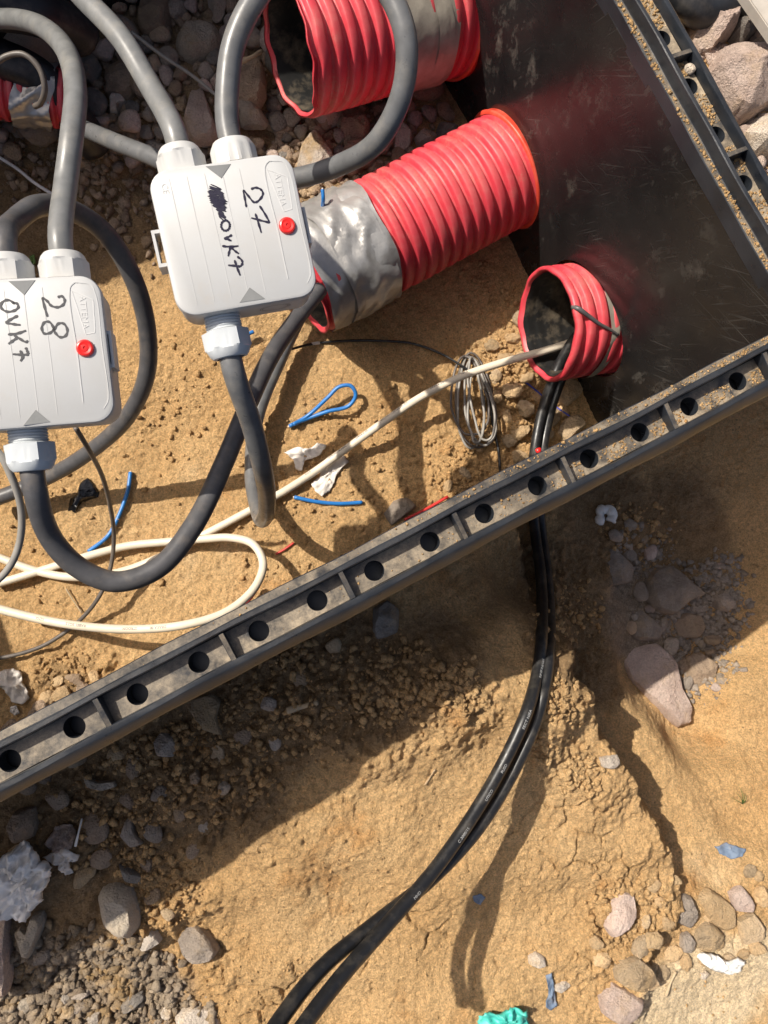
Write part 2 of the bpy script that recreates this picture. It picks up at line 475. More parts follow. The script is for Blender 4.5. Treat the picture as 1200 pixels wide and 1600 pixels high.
def edge_sd(x, y):
    """signed distance to the bench edge, positive on the hollow's (right) side"""
    best = np.full(x.shape, 1e9); sg = np.zeros_like(x)
    for (ax, ay), (bx, by) in zip(EDGEW[:-1], EDGEW[1:]):
        ux, uy = bx - ax, by - ay; L = ux * ux + uy * uy
        tt = np.clip(((x - ax) * ux + (y - ay) * uy) / L, 0, 1)
        dx = x - (ax + ux * tt); dy = y - (ay + uy * tt)
        d_ = np.hypot(dx, dy)
        s_ = -(ux * dy - uy * dx)
        sg = np.where(d_ < best, -np.sign(s_), sg)
        best = np.minimum(best, d_)
    return best * sg


def blobmask(lst, x, y):
    r = np.zeros_like(x)
    for px, py, rad, st in lst:
        c_ = A(px, py, 0.0)
        r = np.maximum(r, st * np.exp(-((x - c_[0]) ** 2 + (y - c_[1]) ** 2) / (rad * rad) * 1.2))
    return r


CLOD = [(450, 1090, .10, 1), (560, 1080, .09, 1), (650, 1060, .08, 1), (700, 1090, .05, 1), (330, 1200, .10, 1), (200, 1250, .10, 1), (250, 1380, .07, .8),
        (850, 1080, .05, 1), (900, 1000, .09, .9), (880, 900, .07, .8), (860, 1170, .04, .9), (930, 1230, .04, .6), (960, 1400, .06, .6), (1000, 1450, .06, .7),
        (830, 650, .09, 1), (800, 560, .06, .9), (890, 650, .06, .8), (700, 760, .05, .4), (140, 1060, .04, .6), (60, 1060, .06, .5), (60, 1520, .12, .6), (250, 1560, .1, .6), (940, 1540, .06, .6),
        (1000, 850, .08, .5)]
CRACK = [(640, 1440, .05, 1), (570, 1480, .05, .6), (730, 1480, .05, .5), (350, 1500, .06, .5), (900, 1330, .06, .6), (960, 1420, .08, 1), (880, 1230, .05, .7),
         (420, 1550, .08, .6), (1120, 1450, .06, .5), (780, 1250, .05, .3), (120, 1080, .06, .6), (380, 1240, .06, .35)]


def H(x, y, detail=True):
    x = np.asarray(x, float); y = np.asarray(y, float)
    q0 = x - ORG[0]; q1 = y - ORG[1]
    s = q0 * D1[0] + q1 * D1[1]; t = q0 * D2[0] + q1 * D2[1]
    hb = shepard(CB, x, y); hh = shepard(CH, x, y)
    e = edge_sd(x, y) + 0.016 * fbm(x, y, 26, 5, 5, 0.6)
    out = hb + (hh - hb) * sstep(-0.003, 0.028, e)
    # high ground outside the right wall, and all round far away
    hi = 0.27 + 0.02 * fbm(x, y, 12, 3, 9)
    out = out + (hi - out) * sstep(-0.010, 0.030, s) * sstep(-0.03, 0.03, t)
    hin = shepard(CI, x, y)
    w_in = sstep(0.021, 0.0195, t * -1 + 0.0) if False else (1 - sstep(-0.021, -0.019, -t)) * (1 - sstep(-0.021, -0.017, s))
    out = out * (1 - w_in) + hin * w_in
    if not detail:
        return out
    cl = np.clip(blobmask(CLOD, x, y) + 0.25 * fbm(x, y, 18, 3, 40), 0, 1)
    cl = np.maximum(cl, 0.35 * np.exp(-(e / 0.03) ** 2) * (1 - w_in))
    o1 = 0.010 * fbm(x, y, 9, 3, 1) + 0.0022 * fbm(x, y, 35, 4, 2, 0.6)
    rough_ = cl * 0.022 * (np.abs(fbm(x, y, 42, 5, 33, 0.6)) - 0.2)
    wx = x + 0.006 * fbm(x, y, 50, 3, 71); wy = y + 0.006 * fbm(x, y, 50, 3, 72)
    f1, f2, rid = worley(wx, wy, 38, 3)
    o2 = cl * (np.sqrt(np.clip(1 - f1 * f1 * 1.1, 0, 1)) - 0.5) * (0.004 + 0.018 * rid * rid)
    f1, f2, rid = worley(wx, wy, 95, 13)
    o3 = (cl * 0.9 + 0.04) * (np.sqrt(np.clip(1 - f1 * f1 * 1.1, 0, 1)) - 0.5) * (0.002 + 0.008 * rid)
    cr = blobmask(CRACK, x, y)
    wx = x + 0.012 * fbm(x, y, 28, 3, 81); wy = y + 0.012 * fbm(x, y, 28, 3, 82)
    f1, f2, rid = worley(wx, wy, 26, 23)
    gap = (f2 - f1)
    o4 = -cr * 0.012 * (1 - sstep(0.0, 0.075, gap)) * sstep(-0.12, 0.12, fbm(x, y, 22, 2, 90)) + cr * 0.004 * (rid - 0.5) * sstep(0, .1, gap)
    ridg = 1 - np.abs(fbm(x, y, 16, 4, 61)) * 2
    o5 = (0.0024 + 0.0030 * cl) * fbm(x, y, 150, 3, 3, 0.75)
    return out + o1 + o2 + o3 + o4 + o5 + rough_


def axis(lo, hi, step, far):
    core = np.arange(lo, hi + step * 0.5, step)
    g = []; d_ = step; p_ = hi
    while p_ < far:
        d_ *= 1.35; p_ += d_; g.append(p_)
    gl = []; d_ = step; p_ = lo
    while p_ > -far:
        d_ *= 1.35; p_ -= d_; gl.append(p_)
    return np.concatenate([gl[::-1], core, g])


XS = axis(-0.56, 0.80, 0.0018, 25.0); YS = axis(-0.88, 0.70, 0.0018, 25.0)
GX, GY = np.meshgrid(XS, YS)
GZ = H(GX, GY)
nx_, ny_ = len(XS), len(YS)
me = bpy.data.meshes.new('ground')
co = np.stack([GX, GY, GZ], -1).reshape(-1, 3)
idx = np.arange(nx_ * ny_).reshape(ny_, nx_)
quads = np.stack([idx[:-1, :-1], idx[:-1, 1:], idx[1:, 1:], idx[1:, :-1]], -1).reshape(-1, 4)
me.vertices.add(len(co)); me.vertices.foreach_set('co', co.ravel())
me.loops.add(quads.size); me.loops.foreach_set('vertex_index', quads.ravel().astype(np.int32))
me.polygons.add(len(quads))
me.polygons.foreach_set('loop_start', np.arange(0, quads.size, 4, dtype=np.int32))
me.polygons.foreach_set('loop_total', np.full(len(quads), 4, dtype=np.int32))
me.update(calc_edges=True)
q0 = GX - ORG[0]; q1 = GY - ORG[1]
gs = q0 * D1[0] + q1 * D1[1]; gt = q0 * D2[0] + q1 * D2[1]
jit = 0.5 * fbm(GX, GY, 25, 4, 55)
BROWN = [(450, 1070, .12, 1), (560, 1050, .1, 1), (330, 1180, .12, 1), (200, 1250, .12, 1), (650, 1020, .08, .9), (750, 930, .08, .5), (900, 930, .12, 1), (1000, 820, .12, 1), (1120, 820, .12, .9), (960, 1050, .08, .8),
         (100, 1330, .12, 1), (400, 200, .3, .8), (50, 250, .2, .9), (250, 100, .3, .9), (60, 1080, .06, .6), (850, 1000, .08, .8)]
GREYL = [(1060, 960, .09, .95), (1110, 1030, .07, .9), (1060, 900, .06, .8), (150, 1560, .10, .9), (40, 1530, .10, .9), (250, 1540, .06, .7), (300, 80, .2, .5)]
PALEL = [(1130, 1560, .09, 1), (1060, 1590, .07, 1), (1190, 1520, .06, 1), (300, 800, .25, .35), (500, 700, .2, .35), (1130, 1380, .06, .5)]
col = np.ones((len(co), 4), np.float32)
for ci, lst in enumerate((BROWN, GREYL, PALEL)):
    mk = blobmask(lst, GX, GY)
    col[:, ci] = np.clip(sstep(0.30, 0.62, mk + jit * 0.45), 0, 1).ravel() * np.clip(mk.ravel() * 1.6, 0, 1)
ca = me.color_attributes.new('soiltype', 'FLOAT_COLOR', 'POINT')
ca.data.foreach_set('color', col.ravel())
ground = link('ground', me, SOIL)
prop(ground, 'tan sandy soil with clods, cracks and hollows around and inside the pit', None, None, 'structure')


def hgrid(x, y):
    """height of the built sheet (bilinear)"""
    x = np.asarray(x, float); y = np.asarray(y, float)
    i = np.clip(np.searchsorted(XS, x) - 1, 0, nx_ - 2); j = np.clip(np.searchsorted(YS, y) - 1, 0, ny_ - 2)
    fx = np.clip((x - XS[i]) / (XS[i + 1] - XS[i]), 0, 1); fy = np.clip((y - YS[j]) / (YS[j + 1] - YS[j]), 0, 1)
    return (GZ[j, i] * (1 - fx) + GZ[j, i + 1] * fx) * (1 - fy) + (GZ[j + 1, i] * (1 - fx) + GZ[j + 1, i + 1] * fx) * fy


def hz(x, y):
    return float(hgrid(x, y))


def G(px, py, dz=0.0):
    """pixel -> point on the soil (plus dz)"""
    z = 0.0
    for _ in range(7):
        p_ = A(px, py, z); z = 0.5 * z + 0.5 * hz(p_[0], p_[1]) if _ < 5 else hz(p_[0], p_[1])
    p_ = A(px, py, z + dz)
    return np.array([p_[0], p_[1], hz(p_[0], p_[1]) + dz])


def Gmany(pts, dz=0.0):
    p_ = np.array(pts, float); z = np.zeros(len(p_))
    rr = np.array([ray(a, b) for a, b in p_])
    for _ in range(8):
        kk = (z - CAMZ) / rr[:, 2]; x = rr[:, 0] * kk; y = rr[:, 1] * kk
        hh_ = hgrid(x, y); z = hh_ if _ > 5 else 0.5 * z + 0.5 * hh_
    return np.stack([x, y, z + dz], -1)


# ------------------------------------------------------------------ chamber (rim + walls)
SUNH = sh * SUNK
_p = A(180, 400, -.065)
TB = ST(_p)[1] + (RIMZ + .065) * SUNK * 0.788        # back beam so that its shade ends where the photo shows it
SL = 0.0 - ST(A(0, 800, 0.0))[0] + 0.32     # left beam well out of view
chamber = empty('cable_chamber', tuple(W(0, 0, 0.0)), 'black plastic cable chamber with dusty holed rim set in the sandy pit', 'cable chamber')
PROF = [(-.0245, -.034), (-.0245, -.0150), (-.0238, -.0142), (-.0176, -.0142), (-.0172, -.0138), (-.0169, -.0008), (-.0161, 0.0), (-.0131, 0.0), (-.0123, -.0008), (-.0115, -.0150)]
PROF2 = [(.0102, -.0150), (.0106, -.0050), (.0112, -.0040), (.0146, -.0040), (.0156, -.0046), (.0218, -.0118), (.0228, -.0140), (.0230, -.0250), (.0220, -.0262), (.0140, -.0268), (.0120, -.034)]


def side_pt(side, a, u, w):
    """side 0 front,1 right,2 back,3 left ; a = along, u outward"""
    if side == 0: return W(a, -u, RIMZ + w)
    if side == 1: return W(u, a, RIMZ + w)
    if side == 2: return W(a, TB + u, RIMZ + w)
    return W(-SL - u, a, RIMZ + w)


def side_range(side, u):
    if side in (0, 2): return (-SL - u, u)
    return (-u, TB + u)


def rim_mesh(side, holes):
    vs, fs = [], []; dust = []
    mid = 40
    lens = {-1: 0}
    for prof, dv in ((PROF, 1.0), (PROF2, 1.0)):
        base = len(vs)
        a0, a1 = side_range(side, 0.0)
        N = 60
        for (u, w) in prof:
            lo, hi_ = side_range(side, u)
            for i in range(N + 1):
                a = lo + (hi_ - lo) * i / N
                # the plastic is not perfectly straight
                wob = 0.0006 * math.sin(a * 23 + side) + 0.0004 * math.sin(a * 61 + u * 300)
                vs.append(side_pt(side, a, u + wob, w))
                dust.append((.70 if u < -.0172 else .06) if prof is PROF else .04)
        for j in range(len(prof) - 1):
            for i in range(N):
                q = base + j * (N + 1) + i
                fs.append((q, q + 1, q + N + 2, q + N + 1))
    # channel floor cells with round holes
    uc, ul, ur = 0.0, -.0118, .0104
    lo, hi_ = side_range(side, 0.0)
    hs = sorted(holes); half = HSP / 2
    K = 32; R = .0079
    def cell(a, hole=True):
        b = len(vs)
        for q in range(K):
            th = 2 * math.pi * q / K
            dx, dy = math.cos(th), math.sin(th)
            hw = half; hu = (ur - ul) / 2; cu = (ur + ul) / 2
            sc = min(hw / abs(dx) if abs(dx) > 1e-6 else 9, hu / abs(dy) if abs(dy) > 1e-6 else 9)
            vs.append(side_pt(side, a + dx * sc, cu + dy * sc, -.0148)); dust.append(1.0)
        for rr, ww in ((R * 1.04, -.0148), (R, -.0156), (R, -.030)):
            for q in range(K):
                th = 2 * math.pi * q / K
                vs.append(side_pt(side, a + math.cos(th) * rr, (ur + ul) / 2 + math.sin(th) * rr, ww)); dust.append(1.0 if ww > -.0155 else 0.0)
        for lv in range(3):
            for q in range(K):
                n = (q + 1) % K
                fs.append((b + lv * K + q, b + lv * K + n, b + (lv + 1) * K + n, b + (lv + 1) * K + q))
        # corners of the cell
        for sx_, sy_ in ((1, 1), (-1, 1), (-1, -1), (1, -1)):
            c0 = len(vs)
            vs.append(side_pt(side, a + sx_ * half, (ur + ul) / 2 + sy_ * (ur - ul) / 2, -.0148)); dust.append(1.0)
            ang = math.atan2(sy_ * (ur - ul) / 2, sx_ * half) % (2 * math.pi)
            q = int(ang / (2 * math.pi) * K); n = (q + 1) % K
            fs.append((b + q, c0, b + n))
    for a in hs:
        cell(a)
    # plain floor beyond the outermost holes
    for a_, b_ in ((lo - .012, hs[0] - half), (hs[-1] + half, hi_ + .012)):
        if b_ - a_ > 1e-4:
            c0 = len(vs)
            for a__, u in ((a_, ul), (b_, ul), (b_, ur), (a_, ur)):
                vs.append(side_pt(side, a__, u, -.0149)); dust.append(1.0)
            fs.append((c0, c0 + 1, c0 + 2, c0 + 3))
    # plate added below the channel to block light, so the holes stay dark
    c0 = len(vs)
    for a__, u in ((lo, -.0235), (hi_, -.0235), (hi_, .0135), (lo, .0135)):
        vs.append(side_pt(side, a__, u, -.0335)); dust.append(0.0)
    fs.append((c0, c0 + 1, c0 + 2, c0 + 3))
    bm = bmesh.new()
    lay = bm.verts.layers.float.new('dust')
    bv = [bm.verts.new(tuple(map(float, q))) for q in vs]
    for q, dv in zip(bv, dust): q[lay] = dv
    for f in fs:
        try: bm.faces.new([bv[i] for i in f])
        except ValueError: pass
    return bm_mesh('rim', bm)


def floor_dirt(side, n, seed, amin, amax, ulo, uhi, w, smin, smax):
    pass


hole_s0 = ST(h0)[0]
front_holes = [hole_s0 + HSP * i for i in range(-7, 20) if -SL + .03 < hole_s0 + HSP * i < -0.012]
rt = [ST(A(px, py, CHF))[1] for px, py in ((1035, 57), (1080, 134), (1124, 211), (1168, 285))]
rt0 = np.mean([rt[i] + HSP * i for i in range(4)])
right_holes = sorted(rt0 + HSP * i for i in range(-8, 24) if .02 < rt0 + HSP * i < TB - .02)
back_holes = [-SL + .04 + HSP * i for i in range(int((SL - .06) / HSP))]
left_holes = [.04 + HSP * i for i in range(int((TB - .06) / HSP))]


def rib_mesh(side, a, flip=1):
    bm = bmesh.new()
    th = .0022
    out = [(-.0122, -.0007), (-.0122, -.0148), (.0106, -.0148), (.0110, -.0045)]
    v1 = [bm.verts.new(tuple(side_pt(side, a - th, u, w))) for u, w in out]
    v2 = [bm.verts.new(tuple(side_pt(side, a + th, u, w))) for u, w in out]
    bm.faces.new(v1); bm.faces.new(v2[::-1])
    for i in range(4):
        j = (i + 1) % 4
        bm.faces.new((v1[i], v1[j], v2[j], v2[i]))
    bmesh.ops.bevel(bm, geom=bm.edges[:], offset=.0004, segments=1, affect='EDGES')
    me_ = bm_mesh('rib', bm)
    at_ = me_.attributes.new('dust', 'FLOAT', 'POINT')
    at_.data.foreach_set('value', [0.45] * len(me_.vertices))
    return me_


rims = []
for side, hl in enumerate((front_holes, right_holes, back_holes, left_holes)):
    o = link('rim', rim_mesh(side, hl), RIMM, chamber); sharp(o, 30); rims.append(o)
    hs = sorted(hl)
    for i, a in enumerate(hs[:-1]):
        if side == 0: r_ = round((a - hole_s0) / HSP) % 2 == 1
        elif side == 1: r_ = round((a - rt0) / HSP) % 2 == 1
        else: r_ = i % 2 == 1
        if r_:
            link('rib', rib_mesh(side, a + HSP / 2), RIMM, o, smooth=False)

# conduit holes in the right wall (ray / wall-plane intersection)
WALLU = -.0245


def on_wall(px, py, s=WALLU):
    r = ray(px, py); n_ = np.array([D1[0], D1[1]])
    k_ = (s - (CAM[:2] - ORG) @ n_) / (r[:2] @ n_)
    return CAM + r * k_


PIPE_R = .075
hA, hB, hC = on_wall(700, 18), on_wall(791, 266), on_wall(912, 500)
print('wall hole z', hA[2], hB[2], hC[2], 't', ST(hA)[1], ST(hB)[1], ST(hC)[1], 'TB', TB, 'SL', SL)


def wall_mesh(side, holes=()):
    """a 5 mm panel standing under the rim; holes = list of (along, z, radius)"""
    lo, hi_ = side_range(side, WALLU)
    ext = .0052 if side in (0, 2) else .0025
    lo -= ext; hi_ += ext
    z0, z1 = -.32, RIMZ - .029
    bm = bmesh.new()
    hs_ = sorted(holes); cuts = [lo] + [(a_[0] + b_[0]) / 2 for a_, b_ in zip(hs_[:-1], hs_[1:])] + [hi_]
    if not hs_:
        bm.faces.new([bm.verts.new(q) for q in ((lo, z0, 0), (hi_, z0, 0), (hi_, z1, 0), (lo, z1, 0))])
    for (a, z, R), c0_, c1_ in zip(hs_, cuts[:-1], cuts[1:]):
        angs = [q / 64 * 2 * math.pi for q in range(64)] + [math.atan2(y_ - z, x_ - a) % (2 * math.pi) for x_ in (c0_, c1_) for y_ in (z0, z1)]
        angs = sorted(angs); inn, outv = [], []
        for th in angs:
            dx, dy = math.cos(th), math.sin(th)
            k1 = ((c1_ - a) / dx) if dx > 1e-9 else ((c0_ - a) / dx if dx < -1e-9 else 1e9)
            k2 = ((z1 - z) / dy) if dy > 1e-9 else ((z0 - z) / dy if dy < -1e-9 else 1e9)
            kk = min(k1, k2)
            inn.append(bm.verts.new((a + dx * R, z + dy * R, 0))); outv.append(bm.verts.new((a + dx * kk, z + dy * kk, 0)))
        for q in range(len(angs)):
            n_ = (q + 1) % len(angs)
            bm.faces.new((inn[q], inn[n_], outv[n_], outv[q]))
    ret = bmesh.ops.extrude_face_region(bm, geom=bm.faces[:])
    for v_ in ret['geom']:
        if isinstance(v_, bmesh.types.BMVert): v_.co.z = .005
    bmesh.ops.remove_doubles(bm, verts=bm.verts, dist=1e-6)
    for v_ in bm.verts:
        a, z, dd_ = v_.co
        q = side_pt(side, a, WALLU + .0004 + dd_, 0)
        v_.co = (q[0], q[1], z)
    return bm_mesh('wall', bm)


for side in range(4):
    hl = [(ST(hA)[1], hA[2], PIPE_R * 1.03), (ST(hB)[1], hB[2], PIPE_R * 1.03), (ST(hC)[1], hC[2], PIPE_R * 1.09)] if side == 1 else ([(ST(A(836, 762, -.03))[0], -.03, .026)] if side == 0 else [])
    link('wall', wall_mesh(side, hl), WALLM, chamber, smooth=False)

# loose dirt lying in the rim channels and on the ledge
def crumbs(name, pts, sizes, mat, label=None, cat=None, parent=None, seed=1):
    """many small lumps in one mesh (pts: centres)"""
    r_ = np.random.default_rng(seed)
    bm = bmesh.new(); bmesh.ops.create_icosphere(bm, subdivisions=1, radius=1)
    base = np.array([v_.co[:] for v_ in bm.verts]); fc = np.array([[v_.index for v_ in f.verts] for f in bm.faces]); bm.free()
    n = len(pts); nv = len(base)
    jitter = 1 + 0.48 * (r_.random((n, nv)) - 0.5) * 2
    sc = (0.65 + 0.7 * r_.random((n, 3))) * np.asarray(sizes)[:, None]
    vv = base[None] * jitter[:, :, None] * sc[:, None, :]
    th = r_.random(n) * 6.283
    cx, sx_ = np.cos(th), np.sin(th)
    x = vv[:, :, 0] * cx[:, None] - vv[:, :, 1] * sx_[:, None]; y = vv[:, :, 0] * sx_[:, None] + vv[:, :, 1] * cx[:, None]
    vv = np.stack([x, y, vv[:, :, 2]], -1) + np.asarray(pts)[:, None, :]
    ff = (fc[None] + (np.arange(n) * nv)[:, None, None]).reshape(-1, 3)
    me_ = bpy.data.meshes.new(name)
    me_.vertices.add(n * nv); me_.vertices.foreach_set('co', vv.ravel())
    me_.loops.add(ff.size); me_.loops.foreach_set('vertex_index', ff.ravel().astype(np.int32))
    me_.polygons.add(len(ff)); me_.polygons.foreach_set('loop_start', np.arange(0, ff.size, 3, dtype=np.int32))
    me_.polygons.foreach_set('loop_total', np.full(len(ff), 3, dtype=np.int32))
    me_.update(calc_edges=True)
    o = link(name, me_, mat, parent, smooth=False)
    if parent is None: prop(o, label, cat)
    o['kind'] = 'stuff'
    return o


r_ = np.random.default_rng(5)
pts, szs = [], []
for i in range(6500):
    q = r_.random()
    if q < .62:                       # right rim channel, heavy
        a = r_.uniform(.02, .62); u = r_.uniform(-.010, .009)
        if vnoise(np.array([a * 30]), np.array([3.3]), 4)[0] < -.12: continue
        side = 1; w = -.0146
    elif q < .80:                     # front channel near the corner
        a = -abs(r_.normal(0, .17)) - .03; u = r_.uniform(-.004, .0095); side = 0; w = -.0146
    elif q < .93:
        a = r_.uniform(0, .6); u = r_.uniform(-.0235, -.019); side = 1; w = -.0140
    else:
        a = -abs(r_.normal(0, .2)) - .03; u = r_.uniform(-.0235, -.018); side = 0; w = -.0140
    if side == 0 and w == -.0146 and min(abs(a - hh_) for hh_ in front_holes) < .009: continue
    if side == 1 and w == -.0146 and min(abs(a - hh_) for hh_ in right_holes) < .0095: continue
    pts.append(side_pt(side, a, u, w)); szs.append(.0003 + .0010 * r_.random() ** 3 * (1.6 if side == 1 else 1))
crumbs('loose_dirt', pts, szs, SOIL, parent=rims[1])


# ------------------------------------------------------------------ tubes, conduits
def catmull(P, n=10):
    """centripetal Catmull-Rom through P, n samples per span"""
    P = [np.asarray(q, float) for q in P]
    Q = [2 * P[0] - P[1]] + P + [2 * P[-1] - P[-2]]
    out = []
    for i in range(1, len(Q) - 2):
        p0, p1, p2, p3 = Q[i - 1:i + 3]
        t0 = 0.0; t1 = t0 + max(np.linalg.norm(p1 - p0), 1e-9) ** .5; t2 = t1 + max(np.linalg.norm(p2 - p1), 1e-9) ** .5; t3 = t2 + max(np.linalg.norm(p3 - p2), 1e-9) ** .5
        for j in range(n):
            t = t1 + (t2 - t1) * j / n
            a1 = (t1 - t) / (t1 - t0) * p0 + (t - t0) / (t1 - t0) * p1
            a2 = (t2 - t) / (t2 - t1) * p1 + (t - t1) / (t2 - t1) * p2
            a3 = (t3 - t) / (t3 - t2) * p2 + (t - t2) / (t3 - t2) * p3
            b1 = (t2 - t) / (t2 - t0) * a1 + (t - t0) / (t2 - t0) * a2
            b2 = (t3 - t) / (t3 - t1) * a2 + (t - t1) / (t3 - t1) * a3
            out.append((t2 - t) / (t2 - t1) * b1 + (t - t1) / (t2 - t1) * b2)
    out.append(P[-1])
    return np.array(out)


def frames(C):
    T = np.gradient(C, axis=0); T /= np.linalg.norm(T, axis=1)[:, None]
    Ns = []; up = np.array([0, 0, 1.0])
    if abs(T[0] @ up) > .9: up = np.array([0, 1.0, 0])
    n_ = up - (up @ T[0]) * T[0]; n_ /= np.linalg.norm(n_)
    for t in T:
        n_ = n_ - (n_ @ t) * t; n_ /= np.linalg.norm(n_); Ns.append(n_)
    Ns = np.array(Ns); B = np.cross(T, Ns)
    return T, Ns, B


def tube(name, C, r, mat, parent=None, seg=14, cap=True, rfun=None):
    T, Nn, B = frames(C)
    vs, fs = [], []
    for i in range(len(C)):
        rr = r if rfun is None else r * rfun(i / (len(C) - 1))
        for j in range(seg):
            a = 2 * math.pi * j / seg
            vs.append(C[i] + rr * (math.cos(a) * Nn[i] + math.sin(a) * B[i]))
    for i in range(len(C) - 1):
        for j in range(seg):
            n_ = (j + 1) % seg
            fs.append((i * seg + j, i * seg + n_, (i + 1) * seg + n_, (i + 1) * seg + j))
    if cap:
        fs.append(tuple(range(seg))[::-1]); fs.append(tuple(range((len(C) - 1) * seg, len(C) * seg)))
    return link(name, mesh(name, vs, fs), mat, parent)


def pathp(lst):
    """items (px,py,z) absolute height or (px,py,'g',dz) resting on the soil"""
    out = []
    for q in lst:
        out.append(G(q[0], q[1], q[3]) if q[2] == 'g' else A(q[0], q[1], q[2]))
    return out


def cable(name, lst, r, mat, label, cat='cable', group=None, n=12, seg=16, parent=None):
    C = catmull(pathp(lst), n)
    o = tube(name, C, r, mat, parent, seg)
    if parent is None: prop(o, label, cat, group)
    return o, C


def axframe(c0, c1):
    ax = np.asarray(c1) - np.asarray(c0); L = np.linalg.norm(ax); ax /= L
    up = np.array([0, 0, 1.0]); n_ = up - (up @ ax) * ax; n_ /= np.linalg.norm(n_)
    return ax, n_, np.cross(ax, n_), L


def corrugated(name, c0, c1, R, mat, parent, pitch=.0178, depth=.0075, jag=0.0, cut=0.0, seed=0, back=.08, seg=72):
    """ring-ribbed pipe from c0 (wall) to c1 (free end)"""
    ax, n_, b_, L = axframe(c0, c1)
    prof = []      # (offset in pitch, radius)
    for q, rr in ((0.00, R - depth), (0.20, R - depth), (0.27, R - depth * .75), (0.33, R - depth * .12), (0.40, R), (0.66, R), (0.80, R), (0.87, R - depth * .12), (0.93, R - depth * .75)):
        prof.append((q, rr))
    vs, fs = [], []; rings = []
    nP = int(math.ceil((L + back) / pitch))
    for i in range(nP):
        for q, rr in prof:
            x = -back + (i + q) * pitch
            if x > L: break
            rings.append((x, rr))
    rings.append((L, R - depth * 0.3))
    rs = np.random.default_rng(seed)
    ph = rs.random(4) * 6.28
    def endj(a):
        return jag * (math.sin(3 * a + ph[0]) * .6 + math.sin(7 * a + ph[1]) * .35 + math.sin(13 * a + ph[2]) * .3) + cut * math.cos(a + .4)
    for x, rr in rings:
        k_ = max(0.0, (x - (L - .05)) / .05) ** 2
        for j in range(seg):
            a = 2 * math.pi * j / seg
            dx = endj(a) * k_
            ov = 1 + .012 * math.cos(2 * a + 1) + .004 * math.sin(x * 60 + a) + .010 * mnoise.noise(Vector((x * 22 + seed, math.cos(a) * 1.6, math.sin(a) * 1.6)))
            vs.append(np.asarray(c0) + ax * (x + dx) + rr * ov * (math.cos(a) * n_ + math.sin(a) * b_))
    for i in range(len(rings) - 1):
        for j in range(seg):
            n2 = (j + 1) % seg
            fs.append((i * seg + j, i * seg + n2, (i + 1) * seg + n2, (i + 1) * seg + j))
    # wall thickness at the free end, then a short way back inside
    last = len(rings) - 1
    b = len(vs)
    for kk, (dx0, rr) in enumerate(((-.0005, R - depth * .9), (-.03, R - depth - .0012))):
        for j in range(seg):
            a = 2 * math.pi * j / seg
            vs.append(np.asarray(c0) + ax * (L + dx0 + endj(a)) + rr * (math.cos(a) * n_ + math.sin(a) * b_))
    for j in range(seg):
        n2 = (j + 1) % seg
        fs.append((last * seg + j, last * seg + n2, b + n2, b + j))
        fs.append((b + j, b + n2, b + seg + n2, b + seg + j))
    sh_ = link('shell', mesh('shell', vs, fs), mat, parent)
    # inner liner
    vs, fs = [], []
    M_ = 26
    for i in range(M_ + 1):
        x = -back + (L + back - .004) * i / M_
        for j in range(seg):
            a = 2 * math.pi * j / seg
            rr = (R - depth - .0022) * (1 + .010 * math.sin(i * 2.0) + .012 * math.sin(5 * a + i * .4))
            vs.append(np.asarray(c0) + ax * (x + endj(a) * (i / M_) ** 6) + rr * (math.cos(a) * n_ + math.sin(a) * b_))
    for i in range(M_):
        for j in range(seg):
            n2 = (j + 1) % seg
            fs.append((i * seg + n2, i * seg + j, (i + 1) * seg + j, (i + 1) * seg + n2))
    fs.append(tuple(range(seg)))
    link('liner', mesh('liner', vs, fs), LINER, parent)
    return ax, n_, b_, L


def wrap(name, c0, c1, R, x0, x1, mat, parent, seed=0, amp=.0016, tilt=.0, seg=96, M_=26):
    """wrinkled tape round a pipe between x0 and x1 metres from the wall"""
    ax, n_, b_, L = axframe(c0, c1)
    vs, fs = [], []
    for i in range(M_ + 1):
        for j in range(seg):
            a = 2 * math.pi * j / seg
            f = i / M_
            x = x0 + (x1 - x0) * f + tilt * math.cos(a + .8) + .0018 * math.sin(5 * a + seed) * (1 if i in (0, M_) else .6)
            q = Vector((x * 38, math.cos(a) * 2.2 + seed, math.sin(a) * 2.2))
            w_ = mnoise.fractal(q, 1.0, 2.0, 4)
            crease = (1 - abs(mnoise.noise(Vector((x * 30 + a * 1.2, a * 1.1, seed + 5.0))))) ** 6
            rr = R + .0009 + amp * w_ + amp * 1.0 * crease
            vs.append(np.asarray(c0) + ax * x + rr * (math.cos(a) * n_ + math.sin(a) * b_))
    for i in range(M_):
        for j in range(seg):
            n2 = (j + 1) % seg
            fs.append((i * seg + j, i * seg + n2, (i + 1) * seg + n2, (i + 1) * seg + j))
    return link(name, mesh(name, vs, fs), mat, parent)


def collar(c0, c1, R, parent, mat, thick=.004, rout=1.10, x=.004, tx=0.0):
    ax, n_, b_, L = axframe(c0, c1)
    vs, fs = [], []; seg = 64
    ring = [(x - .012, R * 1.02), (x, R * rout * .985), (x + thick * .4, R * rout), (x + thick, R * rout * .97), (x + thick * 1.2, R * .99)]
    for xx, rr in ring:
        for j in range(seg):
            a = 2 * math.pi * j / seg
            vs.append(np.asarray(c0) + ax * (xx + tx * math.cos(a + 2.2)) + rr * (math.cos(a) * n_ + math.sin(a) * b_))
    for i in range(len(ring) - 1):
        for j in range(seg):
            n2 = (j + 1) % seg
            fs.append((i * seg + j, i * seg + n2, (i + 1) * seg + n2, (i + 1) * seg + j))
    return link('collar', mesh('collar', vs, fs), mat, parent)


# conduit B: long, points at the boxes
def pipe_end(px, py, z):
    return A(px, py, z)


